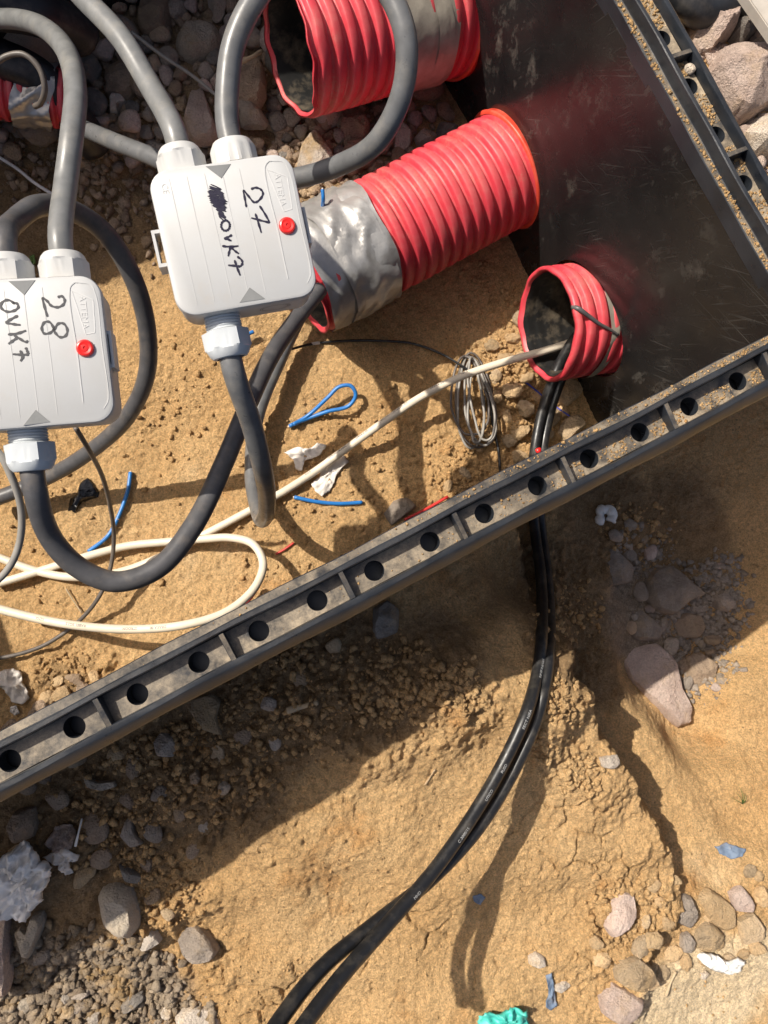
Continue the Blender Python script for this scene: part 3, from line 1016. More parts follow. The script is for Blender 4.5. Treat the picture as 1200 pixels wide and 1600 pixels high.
cB = empty('corrugated_conduit', tuple(hB), 'long red corrugated conduit from wall towards the boxes, silver tape round its end', 'conduit', 'red conduits through the chamber wall')
eB = pipe_end(466, 438, hB[2] + .002)
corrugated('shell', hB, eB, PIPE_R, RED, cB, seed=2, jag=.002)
axB = axframe(hB, eB)
LB = axB[3]
wrap('tape', hB, eB, PIPE_R, LB - .112, LB - .012, TAPE, cB, seed=1.7, amp=.0026, tilt=.004)
wrap('tape', hB, eB, PIPE_R * 1.025, LB - .094, LB - .030, TAPE, cB, seed=4.1, amp=.0030, tilt=-.010)
collar(hB, eB, PIPE_R, cB, ORANGE, rout=1.055, x=.003, thick=.003)

cA = empty('corrugated_conduit', tuple(hA), 'short red corrugated conduit with torn open end and dusty grey tape band at the wall', 'conduit', 'red conduits through the chamber wall')
eA = pipe_end(450, 80, hA[2] + .045)
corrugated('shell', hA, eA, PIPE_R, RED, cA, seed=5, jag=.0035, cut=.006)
LA = axframe(hA, eA)[3]
wrap('tape', hA, eA, PIPE_R, .040, .112, DTAPE, cA, seed=8.0, amp=.0008, tilt=-.003)
wrap('tape', hA, eA, PIPE_R * 1.01, .044, .066, DTAPE, cA, seed=3.0, amp=.0008, tilt=.003)
collar(hA, eA, PIPE_R, cA, ORANGE, rout=1.045, x=.003, thick=.003)

cC = empty('corrugated_conduit', tuple(hC), 'stubby red corrugated conduit end with black liner, cream and black cables coming out', 'conduit', 'red conduits through the chamber wall')
eC = pipe_end(852, 508, hC[2] + .011)
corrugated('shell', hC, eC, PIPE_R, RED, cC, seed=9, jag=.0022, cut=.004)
LC = axframe(hC, eC)[3]
wrap('tape', hC, eC, PIPE_R * .985, .0, .012, DTAPE, cC, seed=2.0, amp=.001)
print('pipe L', LA, LB, LC)

# ------------------------------------------------------------------ junction boxes
BA = .056        # half size of the lid


def text_mesh(body, size):
    cu = bpy.data.curves.new('t', 'FONT'); cu.body = body; cu.size = size
    cu.align_x = 'CENTER'; cu.align_y = 'CENTER'; cu.resolution_u = 3
    ob = bpy.data.objects.new('t', cu); COL.objects.link(ob)
    bpy.context.view_layer.update()
    me_ = bpy.data.meshes.new_from_object(ob)
    V = np.array([v_.co[:] for v_ in me_.vertices]) if len(me_.vertices) else np.zeros((0, 3))
    F = [tuple(p_.vertices) for p_ in me_.polygons]
    bpy.data.objects.remove(ob, do_unlink=True)
    return V, F


class Box:
    def __init__(s, R, loc, label):
        s.R = np.array(R); s.t = np.array(loc)
        s.root = empty('junction_box', tuple(s.t - s.R[:, 2] * .05), label, 'junction box', 'numbered junction boxes')

    def w(s, x, y, z):
        return s.t + s.R @ np.array([x, y, z])

    def px(s, px, py):
        """photo pixel -> local (x,y) on the lid plane"""
        r = ray(px, py); n_ = s.R[:, 2]
        k_ = ((s.t - CAM) @ n_) / (r @ n_)
        q = s.R.T @ (CAM + r * k_ - s.t)
        return q[0], q[1]

    def add(s, name, verts, faces, mat, smooth=True, parent=None, ang=30):
        o = link(name, mesh(name, [s.w(*q) for q in verts], faces), mat, parent or s.root, smooth)
        if smooth: sharp(o, ang)
        return o


def rrect(hx, hy, r, n=7):
    out = []
    for cx, cy, a0 in ((hx - r, hy - r, 0), (-hx + r, hy - r, 90), (-hx + r, -hy + r, 180), (hx - r, -hy + r, 270)):
        for i in range(n + 1):
            a = math.radians(a0 + 90 * i / n)
            out.append((cx + r * math.cos(a), cy + r * math.sin(a)))
    return out


def stacked(levels):
    """levels: (hx,hy,r,z) rounded rectangles lofted; closed both ends"""
    vs, fs = [], []; n = None
    for hx, hy, r, z in levels:
        p_ = rrect(hx, hy, r); n = len(p_)
        vs += [(x, y, z) for x, y in p_]
    for i in range(len(levels) - 1):
        for j in range(n):
            k_ = (j + 1) % n
            fs.append((i * n + j, i * n + k_, (i + 1) * n + k_, (i + 1) * n + j))
    fs.append(tuple(range(n))[::-1]); fs.append(tuple(range((len(levels) - 1) * n, len(levels) * n)))
    return vs, fs


def ribbon(box, pts, width, z, closed=False, thick=.00025):
    """flat stroke lying on the lid: returns verts, faces in box coordinates"""
    P = np.array([(q[0], q[1], 0) for q in pts], float)
    if len(P) > 2 and not closed: P = catmull(list(P), 5)
    P = P[:, :2]
    T = np.gradient(P, axis=0); T /= np.maximum(np.linalg.norm(T, axis=1), 1e-9)[:, None]
    N_ = np.stack([-T[:, 1], T[:, 0]], -1)
    vs, fs = [], []
    for i, (p_, n_) in enumerate(zip(P, N_)):
        w_ = width * (0.5 + .12 * math.sin(i * 1.3)) * (.6 if i in (0, len(P) - 1) else 1)
        for sgn, zz in ((-1, z - .0003), (-1, z + thick), (1, z + thick), (1, z - .0003)):
            vs.append((p_[0] + n_[0] * w_ * sgn, p_[1] + n_[1] * w_ * sgn, zz))
    for i in range(len(P) - 1):
        for j in range(3):
            fs.append((4 * i + j, 4 * i + j + 1, 4 * i + 4 + j + 1, 4 * i + 4 + j))
    return vs, fs


def join(parts):
    vs, fs = [], []
    for v_, f in parts:
        b = len(vs); vs += list(v_); fs += [tuple(i + b for i in q) for q in f]
    return vs, fs


def lathe_y(prof, cx, z, y0, sgn, seg=24, hexr=None):
    """profile (distance out, radius, hexflag) along +-y"""
    vs, fs = [], []
    for d_, r, hx in prof:
        for j in range(seg):
            a = 2 * math.pi * j / seg + math.radians(15)
            rr = r
            if hx:
                # flat-sided nut
                m_ = math.pi / 3; q = (a % m_) - m_ / 2
                rr = r * math.cos(m_ / 2) / math.cos(q)
                rr = min(rr, r * .985)
            vs.append((cx + rr * math.cos(a), y0 + sgn * d_, z + rr * math.sin(a)))
    for i in range(len(prof) - 1):
        for j in range(seg):
            k_ = (j + 1) % seg
            fs.append((i * seg + j, i * seg + k_, (i + 1) * seg + k_, (i + 1) * seg + j))
    fs.append(tuple(range((len(prof) - 1) * seg, len(prof) * seg)))
    return vs, fs


def gland(box, cx, sgn, thread=.006, z=-.024, matn=None, mat2=None, fluted=False):
    y0 = sgn * (BA - .004)
    body = []
    for i in range(int(thread / .0012) + 4):
        d_ = .0 + i * .0012
        body.append((d_, .0142 if i % 2 else .0150, False))
    bl = body[-1][0]
    o = box.add('gland', *lathe_y(body, cx, z, y0, sgn), mat2 or GLANDG, True)
    nut = [(bl - .0008, .0150, False), (bl, .0195, True), (bl + .0135, .0195, True), (bl + .0150, .0178, False), (bl + .0190, .0162, False), (bl + .0215, .0140, False), (bl + .0220, .0112, False), (bl + .012, .0108, False)]
    if fluted:
        nut = [(bl - .0008, .0150, False), (bl, .0188, False), (bl + .0130, .0186, False), (bl + .0160, .0172, False), (bl + .0195, .0152, False), (bl + .0205, .0115, False), (bl + .012, .0110, False)]
        v_, f = lathe_y(nut, cx, z, y0, sgn, seg=48)
        v2 = []
        for i, q in enumerate(v_):
            ring = i // 48; j = i % 48
            kx = .955 if (j // 2) % 2 and ring in (1, 2) else 1.0
            v2.append((cx + (q[0] - cx) * kx, q[1], z + (q[2] - z) * kx))
        box.add('nut', v2, f, matn or GLAND, True, o, 25)
    else:
        box.add('nut', *lathe_y(nut, cx, z, y0, sgn, seg=48), matn or GLAND, True, o, 22)
    return box.w(cx, y0 + sgn * (bl + .021), z), box.w(cx, y0 + sgn * (bl + .034), z), box.w(cx, y0, z)


def make_box(R, loc, label, crop, strokes, tris, btn, ink, panel, inkw):
    bx = Box(R, loc, label)
    a = BA
    def P(c_): return bx.px(crop[0] + c_[0] / crop[2], crop[1] + c_[1] / crop[2])
    # base and lid
    bx.add('base', *stacked([(a - .004, a - .004, .013, -.054), (a - .0012, a - .0012, .015, -.0515), (a - .0010, a - .0010, .015, -.0135)]), BOXM)
    bx.add('lid', *stacked([(a - .0012, a - .0012, .015, -.0130), (a, a, .0155, -.0120), (a, a, .0155, -.0030), (a - .0007, a - .0007, .015, -.0010), (a - .0026, a - .0026, .014, 0.0)]), BOXM)
    # latches on the two sides
    for sg in (-1, 1):
        x0, x1 = sg * (a - .001), sg * (a + (.0065 if sg < 0 else .0030))
        vs, fs = [], []
        def bar(xa, xb, ya, yb, za, zb):
            b = len(vs)
            for z in (za, zb):
                for x, y in ((xa, ya), (xb, ya), (xb, yb), (xa, yb)): vs.append((x, y, z))
            for f in ((0, 1, 2, 3), (4, 5, 6, 7), (0, 1, 5, 4), (1, 2, 6, 5), (2, 3, 7, 6), (3, 0, 4, 7)): fs.append(tuple(b + i for i in f))
        bar(x0, x1, .0115, .0142, -.030, -.006); bar(x0, x1, -.0142, -.0115, -.030, -.006)
        bar(x1 - sg * .0022, x1, -.0116, .0116, -.030, -.006)
        bx.add('latch', vs, fs, BOXM, False)
    # knock-out rings on the sides
    for cx, cz, sg in ((.021, -.028, -1),):
        parts = []
        for rr in (.0125, .0108):
            pts_ = [(cx + rr * math.cos(q / 40 * 2 * math.pi), cz + rr * .80 * math.sin(q / 40 * 2 * math.pi)) for q in range(41)]
            vs, fs = [], []
            for i, (x, z) in enumerate(pts_):
                dx, dz = (x - cx) / rr, (z - cz) / rr
                for e in (-.00035, .00035): vs.append((x + dx * e, sg * (a - .0007), z + dz * e))
            for i in range(40): fs.append((2 * i, 2 * i + 1, 2 * i + 3, 2 * i + 2))
            parts.append((vs, fs))
        bx.add('knockout_ring', *join(parts), TRI, False)
    # lid details
    tp = []
    for tri in tris:
        q = [P(c_) for c_ in tri]; c_ = np.mean(q, axis=0)
        vs = [(x, y, -.001) for x, y in q] + [(x, y, .00035) for x, y in q]
        o = bx.add('arrow_mark', vs, [(3, 4, 5), (0, 1, 4, 3), (1, 2, 5, 4), (2, 0, 3, 5)], TRI, False)
    # raised hairlines across the lid
    parts = []
    for i in range(5):
        x = -.040 + i * .0135
        parts.append(ribbon(bx, [(x, a * .86), (x, 0), (x, -a * .86)], .00055, 0, thick=.00018))
    hx0, hx1 = a * .60, a * .93
    pn = [(hx1 - .012, a * .90), (hx0 + .004, a * .90), (hx0, a * .82), (hx0, 0), (hx0, -a * .72)]
    parts.append(ribbon(bx, pn, .0008, 0, thick=.0004))
    parts.append(ribbon(bx, [(hx1 - .012, a * .90), (hx1 - .003, a * .86), (hx1, a * .7), (hx1, 0), (hx1, -a * .70), (hx1 - .004, -a * .82)], .0007, 0, thick=.0003))
    bx.add('lid_ridges', *join(parts), BOXM, False)
    # embossed maker's mark in its tapering frame, reading down the panel
    cx = (hx0 + hx1) / 2 - .0005
    fr = [(cx - .0075, a * .80), (cx + .0072, a * .66), (cx + .0060, a * .22), (cx - .0010, a * .20), (cx - .0075, a * .80)]
    parts = [ribbon(bx, [fr[i], tuple((np.array(fr[i]) + np.array(fr[i + 1])) / 2), fr[i + 1]], .0006, 0, thick=.00025) for i in range(4)]
    def textdown(body, size, x, y, z=.0003):
        V, F = text_mesh(body, size)
        return [(x + q[1], y - q[0], z) for q in V], F
    parts.append(textdown('ATTEMA', .0066, cx - .0006, a * .50))
    parts.append(textdown('AK1', .0042, cx + .003, a * .02)); parts.append(textdown('IP68', .0042, cx - .005, a * .02))
    parts.append(textdown('CE', .0066, -a * .80, a * .74))
    bx.add('embossed_mark', *join(parts), TRI2, False)['kind'] = 'stuff'
    # red vent button
    bxp = P(btn); seg = 28; vs, fs = [], []
    prof = [(.0066, -.001), (.0066, .0012), (.0058, .0026), (.0048, .0030), (.0030, .0026), (.0026, .0030), (.0012, .0031), (.0010, .0024), (.0001, .0024)]
    for r, z in prof:
        for j in range(seg):
            q = 2 * math.pi * j / seg; vs.append((bxp[0] + r * math.cos(q), bxp[1] + r * math.sin(q), z))
    for i in range(len(prof) - 1):
        for j in range(seg):
            k_ = (j + 1) % seg; fs.append((i * seg + j, i * seg + k_, (i + 1) * seg + k_, (i + 1) * seg + j))
    bx.add('vent_button', vs, fs, BTN)
    # handwriting
    parts = [ribbon(bx, [P(c_) for c_ in st], inkw * (.45 if len(st) == 20 else 1), 0, thick=.00026 + .00001 * i) for i, st in enumerate(strokes)]
    bx.add('handwriting', *join(parts), ink, False)
    return bx


TRI2 = plastic('emboss_grey', (0.56, 0.56, 0.555), 0.5, 0, var=0.02)


def ell(cx, cy, rx, ry, n=14, a0=0):
    return [(cx + rx * math.cos(a0 + i / n * 6.6), cy + ry * math.sin(a0 + i / n * 6.6)) for i in range(n + 1)]


scrib = []
_sr = random.Random(3)
for rep in range(3):
    zz = []
    for i in range(20):
        f = i / 19
        cx_, cy_ = 462 + 48 * f, 365 + 195 * f
        w_ = (20 + 36 * math.sin(math.pi * min(1, f * 1.15 + .1))) * (.8 + .3 * _sr.random())
        sgn = 1 if i % 2 else -1
        zz.append((cx_ + sgn * w_ + _sr.uniform(-6, 6), cy_ + sgn * 12 + rep * 6 + _sr.uniform(-6, 6)))
    scrib.append(zz)
S27 = [[(688, 382), (718, 373), (748, 383), (763, 405), (755, 432), (724, 462), (706, 463), (672, 425), (643, 392), (650, 440), (660, 495)],
       [(742, 486), (775, 536), (806, 592)], [(806, 592), (750, 578), (690, 562)], [(716, 535), (735, 595), (753, 655)],
       ell(529, 610, 27, 32), [(570, 668), (545, 682), (520, 690)], [(520, 690), (548, 698), (566, 705)],
       [(508, 738), (555, 742), (610, 738)], [(560, 744), (552, 775), (546, 802)], [(562, 744), (590, 770), (614, 786)],
       [(602, 803), (630, 826), (634, 848), (622, 866)], [(622, 866), (590, 862), (546, 858)], [(586, 826), (604, 880), (621, 922)]] + scrib
T27 = [[(405, 240), (562, 225), (503, 314)], [(618, 1092), (680, 997), (778, 1068)]]
S28 = [[(352, 448), (375, 440), (394, 460), (388, 490), (352, 508), (312, 498), (290, 472), (262, 453), (272, 505), (290, 566)],
       [(332, 640), (302, 598), (272, 600), (255, 635), (268, 667), (302, 666), (332, 640), (356, 608), (388, 608), (411, 645), (400, 682), (366, 690), (336, 662), (326, 636)],
       [(92, 488), (52, 464), (12, 480), (8, 512), (38, 534), (84, 530), (112, 508), (104, 486), (78, 480)],
       [(110, 559), (70, 580), (33, 602)], [(33, 602), (80, 611), (125, 616)],
       [(49, 675), (110, 667), (159, 650)], [(106, 694), (80, 712), (51, 732)], [(85, 677), (120, 700), (159, 720), (171, 711)],
       [(157, 753), (166, 775), (176, 794)], [(176, 796), (140, 798), (78, 794)], [(123, 772), (140, 806), (125, 838)]]
T28 = [[(52, 350), (216, 343), (148, 434)], [(143, 1229), (218, 1134), (306, 1208)]]
R27 = [[0.973, -0.22, 0.068], [0.229, 0.956, -0.182], [-0.025, 0.192, 0.981]]
R28 = [[0.99, -0.112, 0.089], [0.125, 0.978, -0.168], [-0.069, 0.178, 0.982]]
box27 = make_box(R27, (-0.0568, 0.2867, 0.3717), 'light grey junction box with 27 and a crossed-out scribble in marker on its lid', (220, 200, 4.0), S27, T27, (915, 612), INK, None, .0016)
box28 = make_box(R28, (-0.2077, 0.1887, 0.3633), 'light grey junction box with 28 and no scribble in marker on its lid', (0, 350, 3.905), S28, T28, (520, 758), INK2, None, .0018)
g27a = gland(box27, -.0285, 1, .002, -.022)
g27b = gland(box27, .0135, 1, .002, -.022, fluted=True)
g27c = gland(box27, -.0235, -1, .0125, -.026, matn=GLANDG)
g28a = gland(box28, -.0135, 1, .002, -.022)
g28b = gland(box28, .0275, 1, .002, -.022)
g28c = gland(box28, -.0150, -1, .0115, -.026, matn=GLANDG)

# ------------------------------------------------------------------ heavy grey cables
RC = .0093


def cable_g(name, start, lst, mat, label, group='thick grey cables', r=RC, seg=20):
    P_ = ([start[2] * .35 + start[0] * .65, start[1]] if start else []) + pathp(lst)
    C = catmull(P_, 12)
    o = tube(name, C, r, mat, None, seg)
    prop(o, label, 'cable', group)
    return o, C


cable_g('thick_cable', g27a, [(232, 130, .350), (188, 58, .345), (128, -6, .330), (70, -70, .30), (-20, -130, .27)], CABGL,
        'thick grey cable leaving the box marked 27 by the faceted gland, rising over the rubble')
cable_g('thick_cable', g27b, [(355, 138, .375), (366, 66, .385), (402, -6, .395), (460, -66, .40), (545, -72, .40), (604, -16, .395), (634, 60, .385), (628, 145, .36),
                              (588, 222, .325), (530, 258, .29), (465, 278, .26), (380, 290, .23), (300, 275, .20), (240, 246, .18), (190, 226, .155), (145, 207, .11), (118, 196, .06), (100, 190, .0)], CABG,
        'thick grey cable arching from the ribbed gland of box 27 over the torn conduit')
cable_g('thick_cable', g27c, [(392, 660, .285), (408, 722, .24), (417, 772, .155), (415, 806, .07), (405, 806, -.01), (393, 740, -.055), (402, 650, -.055), (440, 555, -.05), (470, 490, -.04)], CABG,
        'thick grey cable hanging from the lower gland of box 27 down to the sand')
cable_g('thick_cable', g28b, [(103, 285, .340), (112, 215, .342), (118, 145, .33), (106, 85, .30), (72, 46, .26), (25, 30, .21), (-50, 32, .15)], CABGL,
        'thick grey cable rising upright from the inner top gland of box 28')
cable_g('thick_cable', g28a, [(24, 345, .322), (58, 322, .305), (110, 328, .27), (165, 365, .235), (208, 435, .20), (230, 515, .155), (228, 590, .11), (196, 655, .06), (140, 706, .01), (70, 748, -.03), (-20, 785, -.05)], CABD,
        'dark grey cable curling from the outer top gland of box 28 round behind that box')
cable_g('thick_cable', g28c, [(78, 838, .285), (122, 886, .265), (180, 909, .255), (246, 888, .25), (302, 822, .24), (348, 728, .22), (388, 632, .19), (424, 556, .155), (462, 500, .12), (500, 452, .10)], CABD,
        'dark grey cable sagging in a deep loop from the lower gland of box 28')

# ------------------------------------------------------------------ thinner cables and wires


def wraptext(C, r, body, size, s0, ang, mat, parent, flip=False, lift=.00015):
    """printed line on a round cable: starts s0 metres along C, at angle ang from 'up'"""
    V, F = text_mesh(body, size)
    if len(V) == 0: return
    T, Nn, B = frames(C)
    seglen = np.concatenate([[0], np.cumsum(np.linalg.norm(np.diff(C, axis=0), axis=1))])
    xs = (V[:, 0] - V[:, 0].min()); xs = (xs.max() - xs) if flip else xs
    vs = []
    for x, (_, y, _z) in zip(xs, V):
        s_ = min(s0 + x, seglen[-1] - 1e-5); i = int(np.searchsorted(seglen, s_)) - 1; i = max(0, min(i, len(C) - 2))
        f = (s_ - seglen[i]) / (seglen[i + 1] - seglen[i])
        c_ = C[i] * (1 - f) + C[i + 1] * f; n_ = Nn[i] * (1 - f) + Nn[i + 1] * f; b_ = B[i] * (1 - f) + B[i + 1] * f; n_ /= np.linalg.norm(n_); b_ /= np.linalg.norm(b_)
        a = ang + (1 if flip else -1) * y / r
        vs.append(c_ + (r + lift) * (math.cos(a) * n_ + math.sin(a) * b_))
    link('printed_text', mesh('printed_text', vs, F), mat, parent, smooth=False)


RW = .0052
ax_, n_c, b_c, _L = axframe(hC, eC)
inC = np.asarray(hC) - n_c * .052 - ax_ * .03
P_ = pathp([(912, 526, -.048), (885, 537, -.040), (848, 549, -.036), (800, 562, -.034), (722, 588, -.038), (655, 622, -.045), (596, 662, -.055), (540, 702, -.066), (490, 738, 'g', .012), (440, 770, 'g', .010), (330, 830, 'g', .010), (262, 865, 'g', .010), (190, 893, 'g', .012),
                                                            (120, 902, 'g', .014), (60, 893, 'g', .012), (-10, 868, 'g', .010)])
Cc = catmull(P_, 12)
cc = tube('cream_cable', Cc, RW, CREAM, None, 16); prop(cc, 'cream cable running from the stubby conduit straight across the sandy floor', 'cable', 'cream cables')
for i, (s0, b) in enumerate(((.18, '1G1.5'), (.215, 'DRAKA 0G'), (.27, '1x1x2.5R  KV'), (.335, 'DRAKA 00'), (.37, 'STROOMKABEL'), (.43, '3x2.5'))):
    wraptext(Cc, RW, b, .0042, s0, .55, INKB, cc, flip=True)
cl2 = [(-10, 914, 'g', .010), (60, 893, 'g', .012), (140, 868, 'g', .010), (200, 853, 'g', .012), (268, 846, 'g', .018), (320, 842, 'g', .026), (360, 840, 'g', .035), (395, 850, 'g', .045), (411, 880, 'g', .058), (398, 918, 'g', .072),
       (355, 955, 'g', .085), (290, 976, 'g', .09), (200, 983, 'g', .085), (110, 976, 'g', .08), (40, 962, 'g', .075), (-30, 944, 'g', .07)]
P_ = pathp(cl2); C2 = catmull(P_, 12)
c2 = tube('cream_cable', C2, RW, CREAM, None, 16); prop(c2, 'cream cable bent into a wide loop beside the dusty rim', 'cable', 'cream cables')
L2 = np.linalg.norm(np.diff(C2, axis=0), axis=1).sum()
for s0, b in ((.175, 'DRAKA 00'), (.14, 'STROOM'), (.08, 'KABEL 3G2.5'), (.03, 'KEMA')):
    wraptext(C2, RW, b, .0042, L2 - s0 - .05, -.75, INKB, c2)

# black cable pair: out of the stubby conduit, under the rim, up towards the viewer
RK = .0070
# under the rim they slip below the wall's foot
def black_pair(off, label, lst):
    P_ = pathp(lst)
    C_ = catmull(P_, 12)
    outside = np.array([ST(q)[1] < -.05 for q in C_])
    lift = np.where(outside, np.maximum(0, hgrid(C_[:, 0], C_[:, 1]) + RK * .8 - C_[:, 2]), 0)
    ker = np.hanning(13); ker /= ker.sum()
    lift = np.maximum(np.convolve(lift, ker, 'same'), lift * .9)
    # raising a point moves it along its own line of sight so that it keeps its course
    k_ = lift / (CAMZ - C_[:, 2])
    C_ = C_ + (CAM - C_) * k_[:, None]
    o = tube('black_cable', C_, RK, CABK, None, 18)
    prop(o, label, 'cable', 'black cables passing under the rim')
    return o, C_


bk1, CK1 = black_pair(.0, 'black cable passing under the rim, printed in white along its side', [(903, 520, -.035), (884, 550, -.035), (866, 588, -.035), (848, 640, -.055), (836, 700, -.06), (831, 762, -.04), (836, 830, -.035), (845, 900, .0), (847, 970, .05), (842, 1040, .10), (822, 1115, .137), (785, 1195, .138), (735, 1280, .147), (678, 1360, .165), (600, 1450, .20), (530, 1530, .238), (468, 1612, .275), (420, 1690, .31)])
bk2, CK2 = black_pair(.012, 'black cable passing under the rim, dusty and without print', [(909, 530, -.042), (892, 560, -.042), (876, 594, -.042), (859, 646, -.062), (848, 705, -.066), (842, 765, -.045), (846, 830, -.045), (855, 900, -.015), (859, 980, .035), (853, 1060, .09), (834, 1135, .125), (795, 1218, .125), (744, 1298, .136), (675, 1372, .158), (590, 1440, .19), (505, 1510, .23), (440, 1590, .268), (385, 1680, .31)])
LK = np.linalg.norm(np.diff(CK1, axis=0), axis=1).sum()
for s0, b in ((.40, 'MP FF 0.6/1kV'), (.335, 'FECT NIEA'), (.275, 'PUSO'), (.245, 'UTICO'), (.20, 'C-3000/15'), (.12, 'MHD')):
    wraptext(CK1, RK, b, .0042, LK - s0 - .09, -.45, INKW, bk1, flip=True)

cable('thin_wire', [(118, 668, .18), (140, 705, .14), (160, 745, .08), (172, 790, .03), (178, 840, -.02), (172, 890, -.04), (155, 932, -.05), (118, 975, 'g', .015), (65, 1010, 'g', .012), (0, 1028, 'g', .012), (-50, 1030, 'g', .012)], .0026, WIREB,
      'thin brown-grey wire dropping behind box 28 and curving over the sand', 'wire')
cable('thin_wire', [(-40, 690, .33), (-5, 705, .33), (18, 745, .32), (33, 795, .30), (30, 850, .28), (12, 890, .27), (-25, 925, .26)], .0030, WIREG,
      'thin light grey wire passing over the lower gland of box 28', 'wire')
# black thin wire ending in a coil
C_ = catmull(pathp([(452, 546, 'g', .02), (485, 538, 'g', .004), (530, 533, 'g', .004), (600, 533, 'g', .004), (645, 537, 'g', .005), (690, 553, 'g', .008), (722, 572, 'g', .014), (735, 582, 'g', .016)]), 10)
coil = empty('wire_coil', tuple(G(740, 630)), 'small coil of thin grey wire tied up on the sand beneath the cream cable', 'wire coil')
tube('lead', C_, .0017, CABK, coil, 10)
tube('tag', catmull(pathp([(487, 537, 'g', .004), (500, 535.5, 'g', .0042)]), 3), .0022, PAPER, coil, 10)
rr = random.Random(4)
for i, (cx, cy, hw, hh_, rt_, m_) in enumerate(((742, 625, 30, 74, -.10, WIREB), (735, 628, 20, 72, -.03, WIREG), (748, 628, 22, 68, -.16, WIREG), (733, 618, 28, 62, -.12, WIREB), (744, 634, 12, 58, -.02, WIREG), (750, 622, 16, 66, -.2, WIREG))):
    pp = []
    for q in range(19):
        a = q / 18 * 2 * math.pi
        x, y = hw * math.sin(a) * (1 - .25 * math.cos(a)), -hh_ * math.cos(a)
        X = cx + x * math.cos(rt_) - y * math.sin(rt_); Y = cy + x * math.sin(rt_) + y * math.cos(rt_)
        pp.append(G(X, Y, .005 + i * .0022 + .004 * math.sin(a * .5)))
    tube('turn', catmull(pp, 4), .0018, m_, coil, 8)
tube('tail', catmull(pathp([(752, 570, 'g', .018), (764, 620, 'g', .012), (770, 660, 'g', .008), (778, 700, 'g', .006), (781, 735, 'g', .006), (782, 770, 'g', .006)]), 8), .0019, CABK, coil, 8)

# blue wire ends
def bluewire(lst, label, r=.0027, grp='blue wire offcuts'):
    o, C_ = cable('blue_wire', lst, r, BLUE, label, 'wire', grp, 8, 12)
    tube('bare_tip', np.array([C_[0] + (C_[0] - C_[1]) / np.linalg.norm(C_[0] - C_[1]) * .0018, C_[0]]), r * .55, COPPER, o, 8)
    return o


bluewire([(452, 666, 'g', .005), (480, 650, 'g', .008), (512, 622, 'g', .016), (530, 604, 'g', .022), (548, 602, 'g', .024), (556, 616, 'g', .022), (545, 634, 'g', .016), (512, 643, 'g', .011), (478, 655, 'g', .006), (458, 663, 'g', .011)], 'blue wire offcut bent into a teardrop loop on the sand')
bluewire([(460, 777, 'g', .0025), (495, 784, 'g', .003), (530, 787, 'g', .003), (566, 785, 'g', .003)], 'short straight blue wire offcut beside the paper scraps')
bluewire([(204, 738, 'g', .005), (200, 765, 'g', .004), (186, 805, 'g', .004), (168, 838, 'g', .004), (138, 862, 'g', .004)], 'bent blue wire offcut lying beside the black lump')
bluewire([(504, 296, .10), (505, 310, .095), (503, 330, .07)], 'blue wire tip poking out behind the taped conduit end', .0022)
bluewire([(374, 526, 'g', .012), (386, 522, 'g', .012), (396, 518, 'g', .010)], 'blue wire tip lying beneath box 27', .0026)
cable('plastic_strip', [(818, 594, 'g', .006), (840, 612, 'g', .006), (858, 628, 'g', .006), (890, 650, 'g', .006)], .0012, VIOL, 'thin violet-blue strip on the clods below the stubby conduit', 'strip')
cable('grey_twig', [(205, 50, .06), (255, 88, .055), (300, 118, .045), (345, 155, .035)], .0022, WIREG, 'thin bluish grey wire lying across the rubble heap', 'wire')
cable('film_strip', [(-10, 240, 'g', .01), (25, 262, 'g', .012), (55, 286, 'g', .014), (85, 305, 'g', .012)], .0022, FILM, 'shiny twisted strip of clear film on the dark sand', 'strip')
# fibre tie on the stubby conduit
P_ = []
axc, nc, bc, lc = axframe(hC, eC)
def on_pipe(c0, c1, R_, x, px, py):
    ax, n_, b_, L = axframe(c0, c1); best = None
    for q in range(180):
        a = q / 180 * 2 * math.pi
        nn = math.cos(a) * n_ + math.sin(a) * b_; p_ = np.asarray(c0) + ax * x + R_ * nn
        if nn @ (CAM - p_) < 0: continue
        w_ = CM.T @ (p_ - CAM); u_, v_ = 600 + FPX * w_[0] / -w_[2], 800 - FPX * w_[1] / -w_[2]
        d_ = math.hypot(u_ - px, v_ - py)
        if best is None or d_ < best[0]: best = (d_, p_)
    return best[1]


tie = catmull([on_pipe(hC, eC, PIPE_R * (.93 if f > 1.0 else 1.025), LC * f, 872 + 98 * (1 - f), 487 + 38 * (1 - f)) for f in (1.03, .98, .75, .5, .25, .03)], 6)
prop(tube('rope_tie', tie, .0028, CABD, None, 10, True, lambda f: 1.25 - .7 * f), 'frayed dark rope tie across the stubby conduit', 'rope')

# upper-left: small taped conduit and black hoses
cD = empty('corrugated_conduit', tuple(A(-40, 150, .07)), 'narrow red conduit wrapped in crumpled silver tape among the rubble', 'conduit')
d0, d1_ = A(-70, 128, .07), A(125, 158, .055)
corrugated('shell', d0, d1_, .034, RED, cD, pitch=.011, depth=.004, seed=3, back=.05, seg=48)
wrap('tape', d0, d1_, .0345, .068, .112, TAPE, cD, seed=6.5, amp=.0045, tilt=.006, seg=64)
prop(tube('black_hose', catmull(pathp([(-60, 70, .10), (10, 95, .10), (60, 120, .085), (110, 175, .05), (150, 230, .0)]), 8), .021, BLKTUBE, None, 20), 'black hose lying against the silver-taped narrow conduit', 'hose', None)
prop(tube('black_hose', catmull(pathp([(-80, 8, .16), (0, 10, .155), (50, 18, .14), (95, 35, .11), (130, 55, .08)]), 8), .024, BLKTUBE, None, 20), 'thick black hose behind the upright grey cable', 'hose', None)
